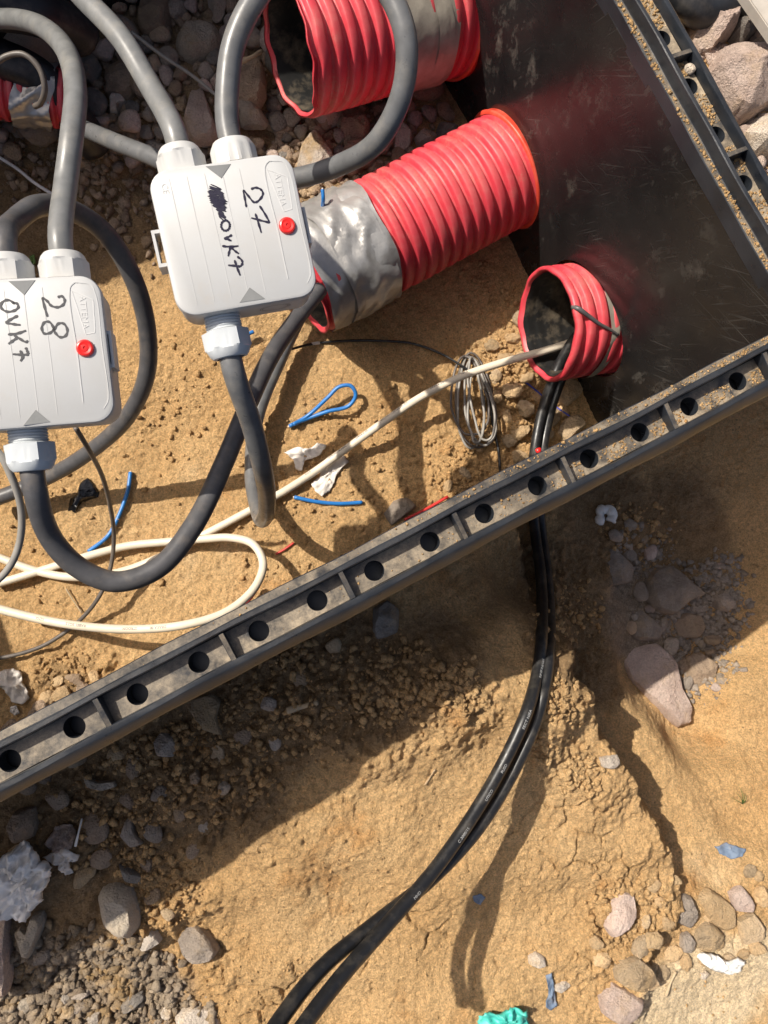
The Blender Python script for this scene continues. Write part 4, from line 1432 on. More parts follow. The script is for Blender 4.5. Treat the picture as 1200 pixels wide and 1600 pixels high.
cable('thin_wire', [(-20, 112, .15), (10, 88, .16), (40, 86, .165), (62, 108, .16), (70, 138, .15), (64, 160, .135), (55, 166, .12)], .0032, WIREB, 'thin grey wire hooped over the silver-taped narrow conduit', 'wire')


# ------------------------------------------------------------------ stones
def rock_mesh(name, seed, sub=3, planes=11, sharpness=24, rough=.06, sx_=1, sy_=1, sz_=.7):
    r = np.random.default_rng(seed)
    bm = bmesh.new(); bmesh.ops.create_icosphere(bm, subdivisions=sub, radius=1)
    N_ = r.normal(size=(planes, 3)); N_ /= np.linalg.norm(N_, axis=1)[:, None]
    D_ = r.uniform(.58, .98, planes)
    off = Vector(r.random(3) * 50)
    for v_ in bm.verts:
        d_ = np.array(v_.co[:]); d_ /= np.linalg.norm(d_)
        dots = np.maximum(N_ @ d_, 1e-3) / D_
        rad = (np.sum(dots ** sharpness) + 1.0) ** (-1.0 / sharpness)
        rad *= 1 + rough * mnoise.fractal(Vector(d_) * 2.2 + off, 1.0, 2.0, 4) + rough * .35 * mnoise.noise(Vector(d_) * 9 + off)
        v_.co = Vector((d_[0] * rad * sx_, d_[1] * rad * sy_, d_[2] * rad * sz_))
    me_ = bm_mesh(name, bm)
    return me_


ROCKS_A = [rock_mesh('rubble_stone', 100 + i, 3, 10, 26, .05) for i in range(18)]
ROCKS_L = [rock_mesh('soil_lump', 300 + i, 3, 9, 9, .22) for i in range(10)]
ROCKS_R = [rock_mesh('round_stone', 200 + i, 3, 7, 5, .04) for i in range(8)]


def place_stone(px, py, wpx, hpx, rot, mat, label, group=None, angular=True, seed=0, sink=.35, name='stone', hz_=.75, zabs=None, cat='stone', tilt=0.0):
    """px size in photo pixels; depth from the soil it lies in"""
    c_ = G(px, py) if zabs is None else A(px, py, zabs)
    dist = np.linalg.norm(c_ - CAM) / FPX
    a, b = wpx * .5 * dist * 1.04, hpx * .5 * dist * 1.04
    hgt = hz_ * min(a, b)
    pool = ROCKS_L if cat == 'clod' else (ROCKS_A if angular else ROCKS_R)
    src = pool[seed % len(pool)]
    me_ = src.copy(); me_.materials.clear(); me_.materials.append(mat); me_.name = name
    o = bpy.data.objects.new(name, me_); COL.objects.link(o)
    me_.polygons.foreach_set('use_smooth', [True] * len(me_.polygons))
    if angular: sharp(o, 32)
    o.scale = (a, b, hgt / .7)
    o.rotation_euler = (tilt, tilt * .5, math.radians(-rot))
    o.location = (c_[0], c_[1], c_[2] + hgt * (1 - 2 * sink))
    prop(o, label, cat, group)
    return o


def outline_stone(pts_px, hgt, mat, label, group=None, name='stone', seed=0, cat='stone', facet=.55, z=None, dome=3.0, bury=.012, parent=None, rings=11, nseg=56):
    """stone whose plan outline was traced: a real lump with its own thickness lying in the soil"""
    cpx = np.mean(pts_px, axis=0)
    base = G(*cpx) if z is None else A(cpx[0], cpx[1], z)
    if z is None:
        zz_ = sorted([base[2]] * 3 + [float(q[2]) for q in Gmany(pts_px)])
        bz = zz_[int(len(zz_) * .62)]
        base = np.array([base[0], base[1], bz])
    P3 = np.array([A(q[0], q[1], base[2] + hgt * .35) for q in pts_px])
    cen = P3[:, :2].mean(axis=0)
    ctr = np.array([cen[0], cen[1], base[2]])
    Q = P3[:, :2] - cen
    cl = catmull([np.array([*q, 0]) for q in list(Q) + [Q[0]]], 8)[:-1, :2] * .45 + np.repeat(Q, 8, axis=0)[:len(Q) * 8] * 0
    # blend of smooth and straight outline keeps the corners readable
    lin = np.concatenate([np.linspace(Q[i], Q[(i + 1) % len(Q)], 8, endpoint=False) for i in range(len(Q))])
    sm = catmull([np.array([*q, 0]) for q in list(Q) + [Q[0]]], 8)[:-1, :2]
    ol = lin * .6 + sm * .4
    n = len(ol)
    rs = np.random.default_rng(seed + 900)
    off = Vector(rs.random(3) * 40)
    span = max(np.ptp(ol[:, 0]), np.ptp(ol[:, 1]))
    pl = [(rs.uniform(-.5, .5), rs.uniform(-.5, .5), rs.uniform(.72, 1.0)) for _ in range(5)]
    vs = [(ctr[0], ctr[1], 0)]
    def hgt_at(x, y, rho):
        h_ = hgt * (1 - rho ** dome) ** (1 / 1.6)
        # facets: slanting planes cut the dome
        for gx, gy, d_ in pl:
            h_ = min(h_, hgt * (d_ + facet * 2.2 * (gx * x + gy * y) / (span * .5)))
        q = Vector((x / span * 4, y / span * 4, 0)) + off
        return h_ + hgt * .10 * mnoise.fractal(q, 1.0, 2.0, 4) * (1 - rho ** 6) + hgt * .03 * mnoise.noise(q * 6)
    vs = [(ctr[0], ctr[1], ctr[2] + hgt_at(0, 0, 0))]
    for r_i in range(1, rings + 1):
        rho = (r_i / rings) ** .8
        for x, y in ol:
            nz = 1 + (.03 * mnoise.fractal(Vector((x / span * 9, y / span * 9, 3)) + off, 1, 2, 3)) * rho
            X, Y = x * rho * nz, y * rho * nz
            vs.append((ctr[0] + X, ctr[1] + Y, ctr[2] + (hgt_at(X, Y, rho) if r_i < rings else 0.06 * hgt)))
    for sc, zz in ((.99, -bury * .5), (.85, -bury)):
        for x, y in ol: vs.append((ctr[0] + x * sc, ctr[1] + y * sc, ctr[2] + zz))
    fs = [(0, 1 + j, 1 + (j + 1) % n) for j in range(n)]
    tot = rings + 2
    for r_i in range(tot - 1):
        for j in range(n):
            k_ = (j + 1) % n; a = 1 + r_i * n
            fs.append((a + j, a + n + j, a + n + k_, a + k_))
    fs.append(tuple(1 + (tot - 1) * n + j for j in range(n))[::-1])
    me_ = mesh(name, vs, fs)
    o = link(name, me_, mat, parent); sharp(o, 28)
    if parent is None: prop(o, label, cat, group)
    return o


# hollow outside the corner
outline_stone([(978, 1030), (1000, 1012), (1030, 1006), (1058, 1030), (1068, 1075), (1086, 1110), (1082, 1132), (1064, 1138), (1040, 1120), (1014, 1092), (985, 1060)], .035, S_PINK, 'long pale pink-grey stone in the hollow, its tip in sunlight', seed=1)
outline_stone([(1014, 905), (1030, 888), (1052, 882), (1080, 905), (1106, 928), (1078, 942), (1056, 961), (1030, 955), (1014, 935)], .035, S_GREY, 'large grey stone at the centre of the stone heap in the hollow', seed=2)
outline_stone([(936, 858), (950, 850), (975, 868), (993, 888), (990, 908), (968, 914), (936, 916)], .028, S_GREY, 'squarish grey stone beside the white fragment in the hollow', seed=3)
outline_stone([(990, 958), (1000, 952), (1022, 966), (1038, 985), (1030, 1000), (1002, 1002), (988, 996)], .026, S_GREY, 'wedge-shaped grey-brown stone against the long pink stone', seed=4)
outline_stone([(1052, 972), (1070, 956), (1098, 962), (1106, 980), (1092, 998), (1062, 996)], .026, S_BROWN, 'blunt brown stone below the large grey stone in the hollow', seed=5)
outline_stone([(1078, 1026), (1098, 1020), (1124, 1038), (1110, 1078), (1090, 1076), (1076, 1060)], .022, S_BROWN, 'flat slab-like brown stone beside the long pink stone', seed=6)
outline_stone([(1118, 930), (1130, 922), (1148, 926), (1152, 944), (1140, 956), (1124, 950)], .02, S_GREY, 'rounded grey stone half sunk in the fine grey gravel', seed=7, dome=2)
HOLESM = [(983, 820, 24, 18, 0), (1006, 842, 16, 14, 10), (1015, 864, 20, 30, 0), (982, 866, 26, 18, 30), (1000, 925, 24, 30, 5), (1045, 1010, 22, 32, 30), (1060, 1003, 20, 16, 0), (1075, 1066, 18, 22, 0), (1112, 1000, 26, 20, 10), (1112, 985, 20, 12, 0),
          (1092, 950, 28, 12, 0), (1122, 884, 12, 10, 0), (1014, 952, 18, 12, 0), (1035, 975, 16, 24, 10), (1065, 1040, 20, 26, 0), (1128, 1064, 18, 10, 0), (1118, 1074, 16, 12, 0), (1096, 1006, 12, 14, 0), (960, 838, 26, 20, 0), (1110, 1020, 18, 12, 0), (1130, 905, 14, 14, 0),
          (1050, 940, 16, 10, 0), (1072, 1012, 12, 12, 0), (985, 980, 18, 22, 0), (1008, 995, 14, 14, 0)]
for i, (x, y, w_, h_, r_) in enumerate(HOLESM):
    place_stone(x, y, w_, h_, r_, random.choice([S_GREY, S_BROWN, S_GREY, S_PINK]), 'small grey-brown stone among the larger ones in the hollow', 'small stones in the hollow', True, i * 3 + 1, .2, 'small_stone')
# white fragment with a hole
fr = G(945, 806)
bm = bmesh.new()
segs = 26
ringv = []
for i in range(segs + 1):
    a = math.radians(-148) + math.radians(296) * i / segs
    rr_ = .0105 * (1 + .12 * math.sin(5 * a))
    cx_ = np.array([fr[0] + rr_ * math.sin(a) * .98, fr[1] + rr_ * math.cos(a) * .95, fr[2] + .006])
    ringv.append(cx_)
prop(tube('white_fragment', np.array(ringv), .0062, FOAMW, None, 12, True, lambda f: 1 + .25 * math.sin(f * 21)), 'white broken ring fragment on the brown soil under the rim', 'fragment')

# stones right of the bench and along the lower edge
outline_stone([(948, 1452), (960, 1410), (978, 1396), (994, 1402), (996, 1432), (980, 1454), (958, 1468)], .022, S_PINK, 'pale pink oval stone set in cracked soil', seed=11)
outline_stone([(1052, 1420), (1064, 1400), (1082, 1402), (1092, 1432), (1080, 1452), (1062, 1444)], .020, S_GREY, 'blue-grey stone set in the cracked soil', seed=12)
outline_stone([(1140, 1396), (1162, 1386), (1180, 1412), (1176, 1426), (1150, 1424)], .018, S_PINK, 'angular pink stone above the white torn fragment', seed=13)
outline_stone([(962, 1520), (975, 1500), (1000, 1498), (1022, 1516), (1036, 1546), (1014, 1554), (985, 1548), (966, 1536)], .024, S_TAN, 'large dusty tan stone above the pink corner stone', seed=14)
outline_stone([(938, 1562), (960, 1540), (988, 1552), (1008, 1564), (1002, 1585), (986, 1602), (962, 1600), (944, 1588)], .026, S_PINK, 'pink rounded stone at the lip of the pale sand', seed=15)
outline_stone([(1088, 1450), (1108, 1440), (1134, 1462), (1126, 1484), (1100, 1490), (1086, 1478)], .016, S_TAN, 'tan dust-covered stone above the white torn fragment', seed=16)
outline_stone([(1155, 1440), (1180, 1428), (1196, 1450), (1192, 1470), (1162, 1478)], .016, S_TAN, 'tan dust-covered stone beside the angular pink stone', seed=17)
outline_stone([(1086, 1402), (1110, 1390), (1150, 1420), (1152, 1450), (1134, 1456), (1104, 1438)], .014, S_CLOD, 'flat sandy slab between the grey and the angular pink stones', seed=18)
outline_stone([(1064, 1462), (1078, 1458), (1088, 1472), (1080, 1490), (1066, 1488)], .014, S_GREY, 'small grey stone next to the white torn fragment', seed=19)
outline_stone([(826, 1496), (838, 1488), (852, 1496), (854, 1510), (842, 1514), (828, 1508)], .011, S_PALE, 'pale stone above the blue-grey strip', seed=20)
outline_stone([(864, 1536), (884, 1530), (894, 1540), (876, 1552), (865, 1548)], .011, S_PALE, 'white knobbly stone beside the blue-grey strip', seed=21)
outline_stone([(1094, 1520), (1102, 1516), (1110, 1524), (1104, 1532), (1096, 1530)], .008, S_PALE, 'small white pebble beside the twig on pale sand', name='pebble', seed=22)
outline_stone([(938, 1184), (966, 1180), (970, 1192), (960, 1202), (944, 1200)], .012, S_PALE, 'small pink-white stone stuck in the edge of the bench', seed=23)
for i, (x, y, w_, h_) in enumerate([(1020, 1470, 30, 22), (1040, 1440, 22, 18), (1050, 1490, 20, 26), (1000, 1475, 34, 24), (1110, 1430, 30, 22), (1180, 1480, 26, 20), (1140, 1500, 22, 14), (1070, 1500, 24, 18), (1190, 1400, 24, 26), (1170, 1360, 20, 16), (940, 1500, 26, 20), (930, 1470, 24, 18), (1035, 1520, 20, 16), (1100, 1500, 16, 12), (1020, 1385, 22, 16), (1055, 1375, 18, 14), (1185, 1370, 18, 14), (1120, 1470, 20, 18), (1010, 1440, 18, 14), (1160, 1490, 18, 12), (1030, 1410, 16, 14)]):
    place_stone(x, y, w_, h_, i * 37, S_CLOD if i % 3 else S_TAN, 'sandy lump among the cracked soil by the tan stones', 'sandy lumps by the lower stones', True, i + 3, .35, 'soil_lump', cat='clod')

# bottom left
outline_stone([(150, 1405), (160, 1388), (180, 1382), (205, 1392), (216, 1425), (216, 1452), (200, 1470), (178, 1466), (160, 1450)], .028, S_ROUND, 'smooth oval river stone half in shade beside the clear film', seed=31, dome=2.2, facet=.1)
outline_stone([(216, 1490), (222, 1460), (232, 1448), (246, 1455), (252, 1472), (234, 1484)], .016, S_PALE, 'white and ochre broken stone next to the smooth oval stone', seed=32)
outline_stone([(276, 1470), (288, 1452), (305, 1446), (328, 1464), (342, 1486), (330, 1504), (300, 1508), (284, 1494)], .024, S_GREY, 'blunt grey stone sunk in the sand in full shade', seed=33)
outline_stone([(272, 1586), (300, 1572), (330, 1580), (345, 1602), (300, 1612), (276, 1608)], .015, S_PALE, 'flat pale stone at the edge of the gravel', seed=34)
outline_stone([(250, 1582), (258, 1572), (268, 1576), (270, 1588), (260, 1596), (252, 1592)], .010, S_PALE, 'small round white pebble at the edge of the gravel', name='pebble', seed=35)
outline_stone([(186, 1574), (200, 1556), (222, 1552), (226, 1562), (210, 1576), (192, 1588)], .013, S_DARK, 'slate grey wedge of stone in the gravel', seed=36)
outline_stone([(46, 1500), (58, 1484), (78, 1480), (82, 1492), (66, 1508), (48, 1510)], .014, S_GREY, 'grey stone beside the forked pale stone', seed=37)
outline_stone([(20, 1460), (30, 1450), (42, 1456), (50, 1430), (64, 1428), (68, 1444), (58, 1470), (44, 1500), (34, 1498), (28, 1474)], .020, S_ROUND, 'forked pale stone beneath the clear film', seed=38)
outline_stone([(-20, 1432), (8, 1432), (12, 1480), (14, 1530), (6, 1560), (-20, 1570)], .03, S_PINK, 'long brown slab at the foot of the clear film', seed=39)
outline_stone([(92, 1570), (100, 1546), (110, 1548), (108, 1564), (98, 1572)], .010, S_PALE, 'small white broken chip in the gravel', name='chip', seed=40)
outline_stone([(108, 1560), (120, 1546), (140, 1546), (142, 1554), (128, 1562)], .010, S_GREY, 'grey oblong pebble, upper of two lying together', name='pebble', seed=41)
outline_stone([(108, 1572), (122, 1566), (146, 1570), (144, 1582), (112, 1584)], .010, S_GREY, 'grey oblong pebble, lower of two lying together', name='pebble', seed=42)
outline_stone([(124, 1600), (138, 1586), (156, 1582), (154, 1602), (136, 1612)], .010, S_PALE, 'pale triangular chip below the oblong pebbles', name='chip', seed=43)
outline_stone([(24, 1578), (32, 1562), (46, 1560), (48, 1576), (36, 1588)], .012, S_ROUND, 'rounded tan pebble beside the long brown slab', name='pebble', seed=44)
# under the rim
outline_stone([(286, 1098), (330, 1084), (344, 1096), (338, 1120), (346, 1150), (316, 1142)], .02, S_TAN, 'tan slab sticking out from under the rim', seed=51)
outline_stone([(238, 1160), (250, 1146), (268, 1150), (276, 1166), (270, 1184), (244, 1182)], .018, S_GREY, 'grey stone under the rim beside the tan slab', seed=52)
outline_stone([(584, 950), (606, 938), (624, 952), (622, 988), (590, 1000), (582, 984)], .022, S_DARK, 'dark grey upright stone wedged under the rim', seed=53)
outline_stone([(128, 1214), (150, 1222), (178, 1222), (180, 1230), (160, 1236), (134, 1230)], .014, S_ROUND, 'curved pale stone in the shade beneath the rim', seed=54)
outline_stone([(186, 1306), (196, 1280), (206, 1274), (210, 1300), (222, 1320), (204, 1326)], .018, S_GREY, 'notched grey stone in the dark clods', seed=55)
outline_stone([(184, 1350), (200, 1358), (224, 1374), (218, 1384), (194, 1376)], .014, S_DARK, 'dark stone just above the smooth oval stone', seed=56)
outline_stone([(8, 1290), (20, 1270), (50, 1264), (56, 1290), (50, 1310), (20, 1320)], .025, S_BROWN, 'brown stone in the shade above the clear film', seed=57)
outline_stone([(295, 1212), (306, 1204), (314, 1216), (308, 1226), (298, 1226)], .010, S_BROWN, 'small brown stone in the clods under the rim', seed=58)
UND = [(150, 1290, 40, 50), (120, 1180, 40, 34), (210, 1200, 36, 30), (250, 1240, 30, 26), (90, 1250, 34, 28), (340, 1180, 30, 22), (380, 1150, 34, 26), (420, 1100, 30, 22), (470, 1060, 36, 26), (520, 1010, 30, 26), (160, 1340, 34, 28), (240, 1300, 32, 26), (280, 1270, 30, 22), (130, 1370, 36, 24), (200, 1250, 28, 24), (430, 1160, 26, 20), (300, 1330, 24, 18), (180, 1180, 30, 22), (70, 1210, 30, 24), (350, 1230, 22, 18), (240, 1400, 26, 22), (262, 1430, 22, 18), (230, 1350, 20, 18), (320, 1290, 20, 16), (40, 1230, 30, 26), (30, 1335, 34, 26)]
for i, (x, y, w_, h_) in enumerate(UND):
    place_stone(x, y, w_, h_, i * 53, [S_CLOD2 if False else S_BROWN, S_TAN, S_BROWN, S_GREY][i % 4], 'dull brown stone bedded in the shaded clods below the rim', 'stones bedded in the shaded clods', i % 3 > 0, i + 5, .42, 'bedded_stone')

# inside, beside the stubby conduit and along the rim
outline_stone([(868, 592), (886, 588), (914, 600), (912, 612), (888, 634), (870, 626)], .02, S_TAN, 'tan rock directly under the stubby conduit', seed=61)
outline_stone([(872, 676), (886, 652), (904, 646), (918, 662), (902, 676), (884, 690)], .022, S_TAN, 'tan rock touching the rim beside the stubby conduit', seed=62)
outline_stone([(850, 650), (860, 632), (874, 634), (876, 656), (864, 668), (852, 664)], .018, S_TAN, 'round tan rock beside the black cables', seed=63)
outline_stone([(600, 802), (616, 782), (636, 776), (652, 790), (640, 802), (612, 820)], .018, S_GREY, 'grey-brown stone lying against the rim by the red strip', seed=64)
INR = [(800, 610, 34, 26), (820, 640, 30, 26), (790, 650, 26, 20), (812, 672, 34, 26), (796, 690, 28, 22), (810, 714, 30, 24), (835, 620, 28, 22), (772, 590, 26, 20), (790, 560, 30, 22), (800, 530, 28, 20), (812, 500, 26, 22), (775, 620, 22, 18), (800, 735, 26, 20), (768, 540, 24, 18), (900, 690, 26, 20), (880, 640, 22, 18), (856, 680, 22, 18), (820, 590, 26, 18), (745, 700, 22, 18), (725, 740, 24, 18), (700, 760, 20, 16), (890, 620, 20, 18), (815, 560, 26, 20), (830, 545, 20, 16)]
for i, (x, y, w_, h_) in enumerate(INR):
    place_stone(x, y, w_, h_, i * 41, [S_CLOD, S_TAN, S_CLOD][i % 3], 'crumbly tan lump heaped by the stubby conduit', 'crumbly lumps by the stubby conduit', True, i + 2, .35, 'soil_lump', cat='clod')
INB = [(100, 1085, 30, 24), (130, 1075, 28, 20), (75, 1090, 26, 22), (115, 1060, 24, 18), (150, 1060, 26, 18), (60, 1110, 34, 22), (95, 1110, 22, 16), (20, 1140, 40, 30), (90, 1065, 18, 14)]
for i, (x, y, w_, h_) in enumerate(INB):
    place_stone(x, y, w_, h_, i * 61, S_BROWN if i % 2 else S_CLOD, 'brown crumb of dry soil beside the crumpled paper near the rim', 'dry soil pieces beside the crumpled paper', True, i + 7, .4, 'soil_lump', cat='clod')

# rubble heap at the back
outline_stone([(272, 60), (285, 38), (315, 32), (340, 40), (348, 62), (335, 82), (300, 92), (276, 80)], .035, S_ROUND, 'smooth rounded pale brown stone on top of the rubble heap', seed=71, dome=2.1, facet=.1)
outline_stone([(286, 180), (300, 130), (312, 128), (322, 150), (340, 205), (332, 216), (302, 218), (290, 200)], .03, S_PINK, 'pointed pinkish stone between the two cables of box 27', seed=72)
outline_stone([(366, 150), (372, 100), (392, 84), (412, 100), (416, 140), (404, 160), (380, 164)], .035, S_BROWN, 'tall brown block in the rubble behind the ribbed gland', seed=73)
outline_stone([(160, 120), (166, 96), (190, 90), (212, 116), (214, 138), (196, 148), (168, 142)], .03, S_BROWN, 'dull brown stone between the upright and the slanting cables', seed=74)
outline_stone([(170, 155), (176, 146), (190, 148), (198, 158), (186, 168), (184, 178), (172, 180)], .02, S_PALE, 'small pinkish white stone in the dark rubble', seed=75)
outline_stone([(462, 260), (470, 225), (490, 200), (510, 222), (526, 248), (505, 262), (480, 274)], .03, S_PALE, 'sunlit pale block behind box 27 beside the arching cable', seed=76)
outline_stone([(215, 10), (222, -12), (262, -14), (268, 20), (258, 48), (226, 50), (214, 30)], .03, S_BROWN, 'large brown stone in the heap beyond the slanting cable', seed=77)
outline_stone([(450, 275), (470, 262), (500, 280), (480, 296), (455, 292)], .02, S_PALE, 'low pale stone just behind box 27', seed=78)
outline_stone([(530, 200), (536, 166), (566, 168), (580, 195), (570, 220), (540, 222)], .03, S_BROWN, 'reddish brown block in the shade beneath the taped conduit', seed=79)
outline_stone([(614, 205), (628, 190), (645, 210), (640, 232), (618, 236)], .025, S_PALE, 'pale block in the gap between the two long conduits', seed=80)
outline_stone([(646, 215), (662, 200), (684, 208), (680, 222), (655, 226)], .022, S_PALE, 'crumbly white lump against the long conduit near the wall', seed=81)
taken = [(310, 62, 40), (312, 175, 32), (392, 124, 36), (188, 120, 30), (184, 162, 16), (494, 238, 34), (240, 20, 34), (475, 280, 24), (555, 195, 28), (630, 212, 20), (665, 214, 18)]
rs = random.Random(21)
cnt = 0
for tries in range(9000):
    x = rs.uniform(-60, 700); y = rs.uniform(-70, 330)
    lim = 330 - .0 * x
    # heap outline in the photograph: fades out towards the sand
    edge = np.interp(x, [-60, 60, 150, 240, 330, 430, 520, 600, 700], [250, 235, 225, 250, 255, 300, 285, 262, 240])
    if y > edge + rs.uniform(-14, 10): continue
    if x > 560 and y < 140: continue
    rad = rs.choice([11, 13, 15, 18, 21, 25, 30, 37]) * (1.0 if y < 200 else .75)
    if any(math.hypot(x - a, y - b) < (rad + c_) * .84 for a, b, c_ in taken): continue
    taken.append((x, y, rad)); cnt += 1
    asp = rs.uniform(.7, 1.0)
    place_stone(x, y, rad * 2.15, rad * 2.15 * asp, rs.uniform(0, 180), rs.choice([S_BROWN, S_GREY, S_BROWN, S_GREY, S_PINK, S_DARK]), 'rough brown-grey stone in the rubble heap behind the boxes', 'rubble stones heaped behind the boxes', rs.random() < .8, rs.randrange(999), .18, 'rubble_stone', hz_=rs.uniform(.7, 1.0), tilt=rs.uniform(-.35, .35))
    if cnt >= 190: break
print('heap stones', cnt)

# rocks on the high ground behind the right rim
outline_stone([(1085, 30), (1098, -6), (1135, -14), (1158, 10), (1150, 46), (1128, 62), (1112, 78), (1086, 72)], .04, S_PINK, 'tall rough pinkish rock behind the right rim', seed=91, bury=.03)
outline_stone([(1112, 108), (1130, 70), (1150, 64), (1200, 66), (1225, 110), (1215, 150), (1170, 180), (1148, 172), (1128, 140)], .05, S_PINK, 'big pale pink boulder resting against the right rim', seed=92, bury=.03)
outline_stone([(1166, 204), (1190, 172), (1230, 168), (1240, 220), (1210, 245), (1180, 236)], .045, S_PALE, 'white broken rock below the big pink boulder', seed=93, bury=.03)
outline_stone([(1148, 30), (1164, 16), (1180, 36), (1184, 48), (1165, 60), (1150, 48)], .03, S_DARK, 'small dark bluish stone between the rocks behind the right rim', seed=94, bury=.02)
outline_stone([(1180, 60), (1200, 52), (1230, 60), (1230, 84), (1200, 74)], .03, S_GREY, 'grey rock at the back of the big pink boulder', seed=95, bury=.02)
outline_stone([(1066, 76), (1078, 70), (1084, 84), (1072, 94)], .02, S_TAN, 'tan stone squeezed between rim and tall pinkish rock', seed=96, bury=.02)
prop(tube('black_hose', catmull([A(1040, -50, .30), A(1075, 0, .30), A(1100, 20, .29), A(1150, 0, .29), A(1210, 20, .29)], 8), .016, BLKTUBE, None, 16), 'crumpled black hose among the rocks behind the right rim', 'hose')
bm = bmesh.new()
bq = [A(1158, -20, .33), A(1240, -20, .33), A(1240, 62, .33), A(1212, 58, .33)]
tv = [bm.verts.new(tuple(q)) for q in bq]; bv = [bm.verts.new((q[0], q[1], q[2] - .012)) for q in bq]
bm.faces.new(tv); bm.faces.new(bv[::-1])
for i in range(4): bm.faces.new((tv[i], bv[i], bv[(i + 1) % 4], tv[(i + 1) % 4]))
bmesh.ops.bevel(bm, geom=bm.edges[:], offset=.001, segments=2, affect='EDGES')
prop(link('board', bm_mesh('board', bm), BOARD, None, smooth=False), 'pale grey board lying over the rocks behind the right rim', 'board')
outline_stone([(1074, 64), (1080, 58), (1088, 64), (1086, 74), (1077, 74)], .007, S_PALE, 'round pebble lying in the channel of the right rim', name='pebble', seed=97, z=CHF) if False else place_stone(1076, 113, 17, 15, 20, S_PALE, 'round pebble lying in the channel of the right rim', None, False, 2, .02, 'pebble', zabs=CHF)

# ------------------------------------------------------------------ litter
def scrap(name, outline, amp, mat, label, cat, lift=.002, seed=0, rings=9, thick=.0006, z=None, fold=.7, dome=0.0):
    P3 = np.array([G(q[0], q[1], lift) if z is None else A(q[0], q[1], z) for q in outline])
    cen = P3.mean(axis=0)
    n = len(P3); lin = np.concatenate([np.linspace(P3[i], P3[(i + 1) % n], 6, endpoint=False) for i in range(n)])
    off = Vector(np.random.default_rng(seed).random(3) * 60)
    vs = []
    span = max(np.ptp(lin[:, 0]), np.ptp(lin[:, 1]))
    m_ = len(lin)
    for r_i in range(rings + 1):
        rho = r_i / rings
        for q in (lin if r_i else lin[:1]):
            p_ = cen + (q - cen) * rho
            if rho > .9: p_ = p_ + np.array([mnoise.noise(Vector((q[0] * 300, q[1] * 300, 1)) + off), mnoise.noise(Vector((q[0] * 300, q[1] * 300, 9)) + off), 0]) * span * .03
            v3 = Vector((p_[0] / span * 4.2, p_[1] / span * 4.2, 0)) + off
            w_ = abs(mnoise.noise(v3)) * 1.5 + (1 - abs(mnoise.noise(v3 * 2.1 * fold + off))) ** 3 * .8 + .3 * mnoise.noise(v3 * 5)
            base = hz(p_[0], p_[1]) if z is None else z
            vs.append((p_[0], p_[1], max(base + .0008, (base + lift) + amp * w_ * (1 if rho < .95 else .6)) + dome * (1 - rho * rho)))
    fs = []
    for j in range(m_): fs.append((0, 1 + j, 1 + (j + 1) % m_))
    for r_i in range(1, rings):
        a = 1 + (r_i - 1) * m_
        for j in range(m_):
            k_ = (j + 1) % m_; fs.append((a + j, a + m_ + j, a + m_ + k_, a + k_))
    o = link(name, mesh(name, vs, fs), mat)
    md = o.modifiers.new('thickness', 'SOLIDIFY'); md.thickness = thick; md.offset = 1
    return prop(o, label, cat)


scrap('paper_scrap', [(444, 708), (462, 698), (482, 702), (496, 692), (510, 696), (500, 712), (488, 716), (474, 722), (472, 736), (462, 734), (458, 718)], .0035, PAPER, 'crumpled white paper scrap between blue loop and cream cable', 'paper', .003, 1)
scrap('paper_scrap', [(498, 728), (515, 712), (532, 708), (546, 722), (534, 732), (526, 744), (518, 764), (504, 776), (492, 768), (486, 756), (500, 744)], .004, PAPER, 'torn white paper scrap sticking out below the cream cable', 'paper', .003, 2)
scrap('paper_scrap', [(-8, 1050), (8, 1046), (22, 1044), (36, 1052), (36, 1066), (44, 1080), (46, 1092), (38, 1100), (20, 1098), (8, 1078), (-8, 1068)], .005, PAPER, 'crumpled greyish paper lying inside the rim in the shade', 'paper', .004, 3)
scrap('paper_scrap', [(16, 1104), (26, 1102), (32, 1114), (24, 1118), (16, 1112)], .003, PAPER, 'little grey paper shred beside the crumpled paper', 'paper', .003, 4)
scrap('clear_film', [(-30, 1338), (0, 1340), (26, 1322), (40, 1310), (62, 1322), (66, 1340), (84, 1352), (82, 1372), (70, 1390), (74, 1400), (56, 1416), (48, 1432), (10, 1434), (-30, 1430)], .015, FILM, 'large crumpled sheet of cloudy clear film on the clods', 'plastic film', .012, 5, rings=14, fold=1.3)
scrap('dry_leaf', [(68, 1338), (84, 1330), (104, 1322), (126, 1334), (122, 1344), (108, 1346), (116, 1362), (104, 1366), (92, 1352)], .006, PAPER, 'torn brownish paper beside the clear film', 'paper', .004, 6)
scrap('brown_paper', [(70, 1318), (88, 1290), (112, 1286), (120, 1304), (112, 1326), (88, 1332)], .006, S_PINK, 'flat pinkish brown scrap in the shade by the clear film', 'scrap', .004, 7)
scrap('foam_fragment', [(1086, 1494), (1096, 1486), (1118, 1490), (1130, 1498), (1150, 1494), (1162, 1500), (1156, 1514), (1140, 1520), (1118, 1516), (1098, 1506)], .006, FOAMW, 'white torn foam fragment at the edge of pale sand', 'fragment', .006, 8, dome=.006)
scrap('teal_plastic', [(744, 1590), (756, 1578), (778, 1580), (800, 1570), (822, 1574), (824, 1592), (830, 1612), (790, 1625), (750, 1618)], .010, TEAL, 'teal plastic scrap on the sand by the shadow of the black cables', 'plastic scrap', .006, 9)
scrap('blue_grey_flake', [(1116, 1322), (1134, 1316), (1150, 1322), (1166, 1326), (1160, 1338), (1142, 1342), (1124, 1334)], .0015, BLUEGREY, 'blue-grey flake pressed into the sand', 'flake', .0012, 10, thick=.0008)
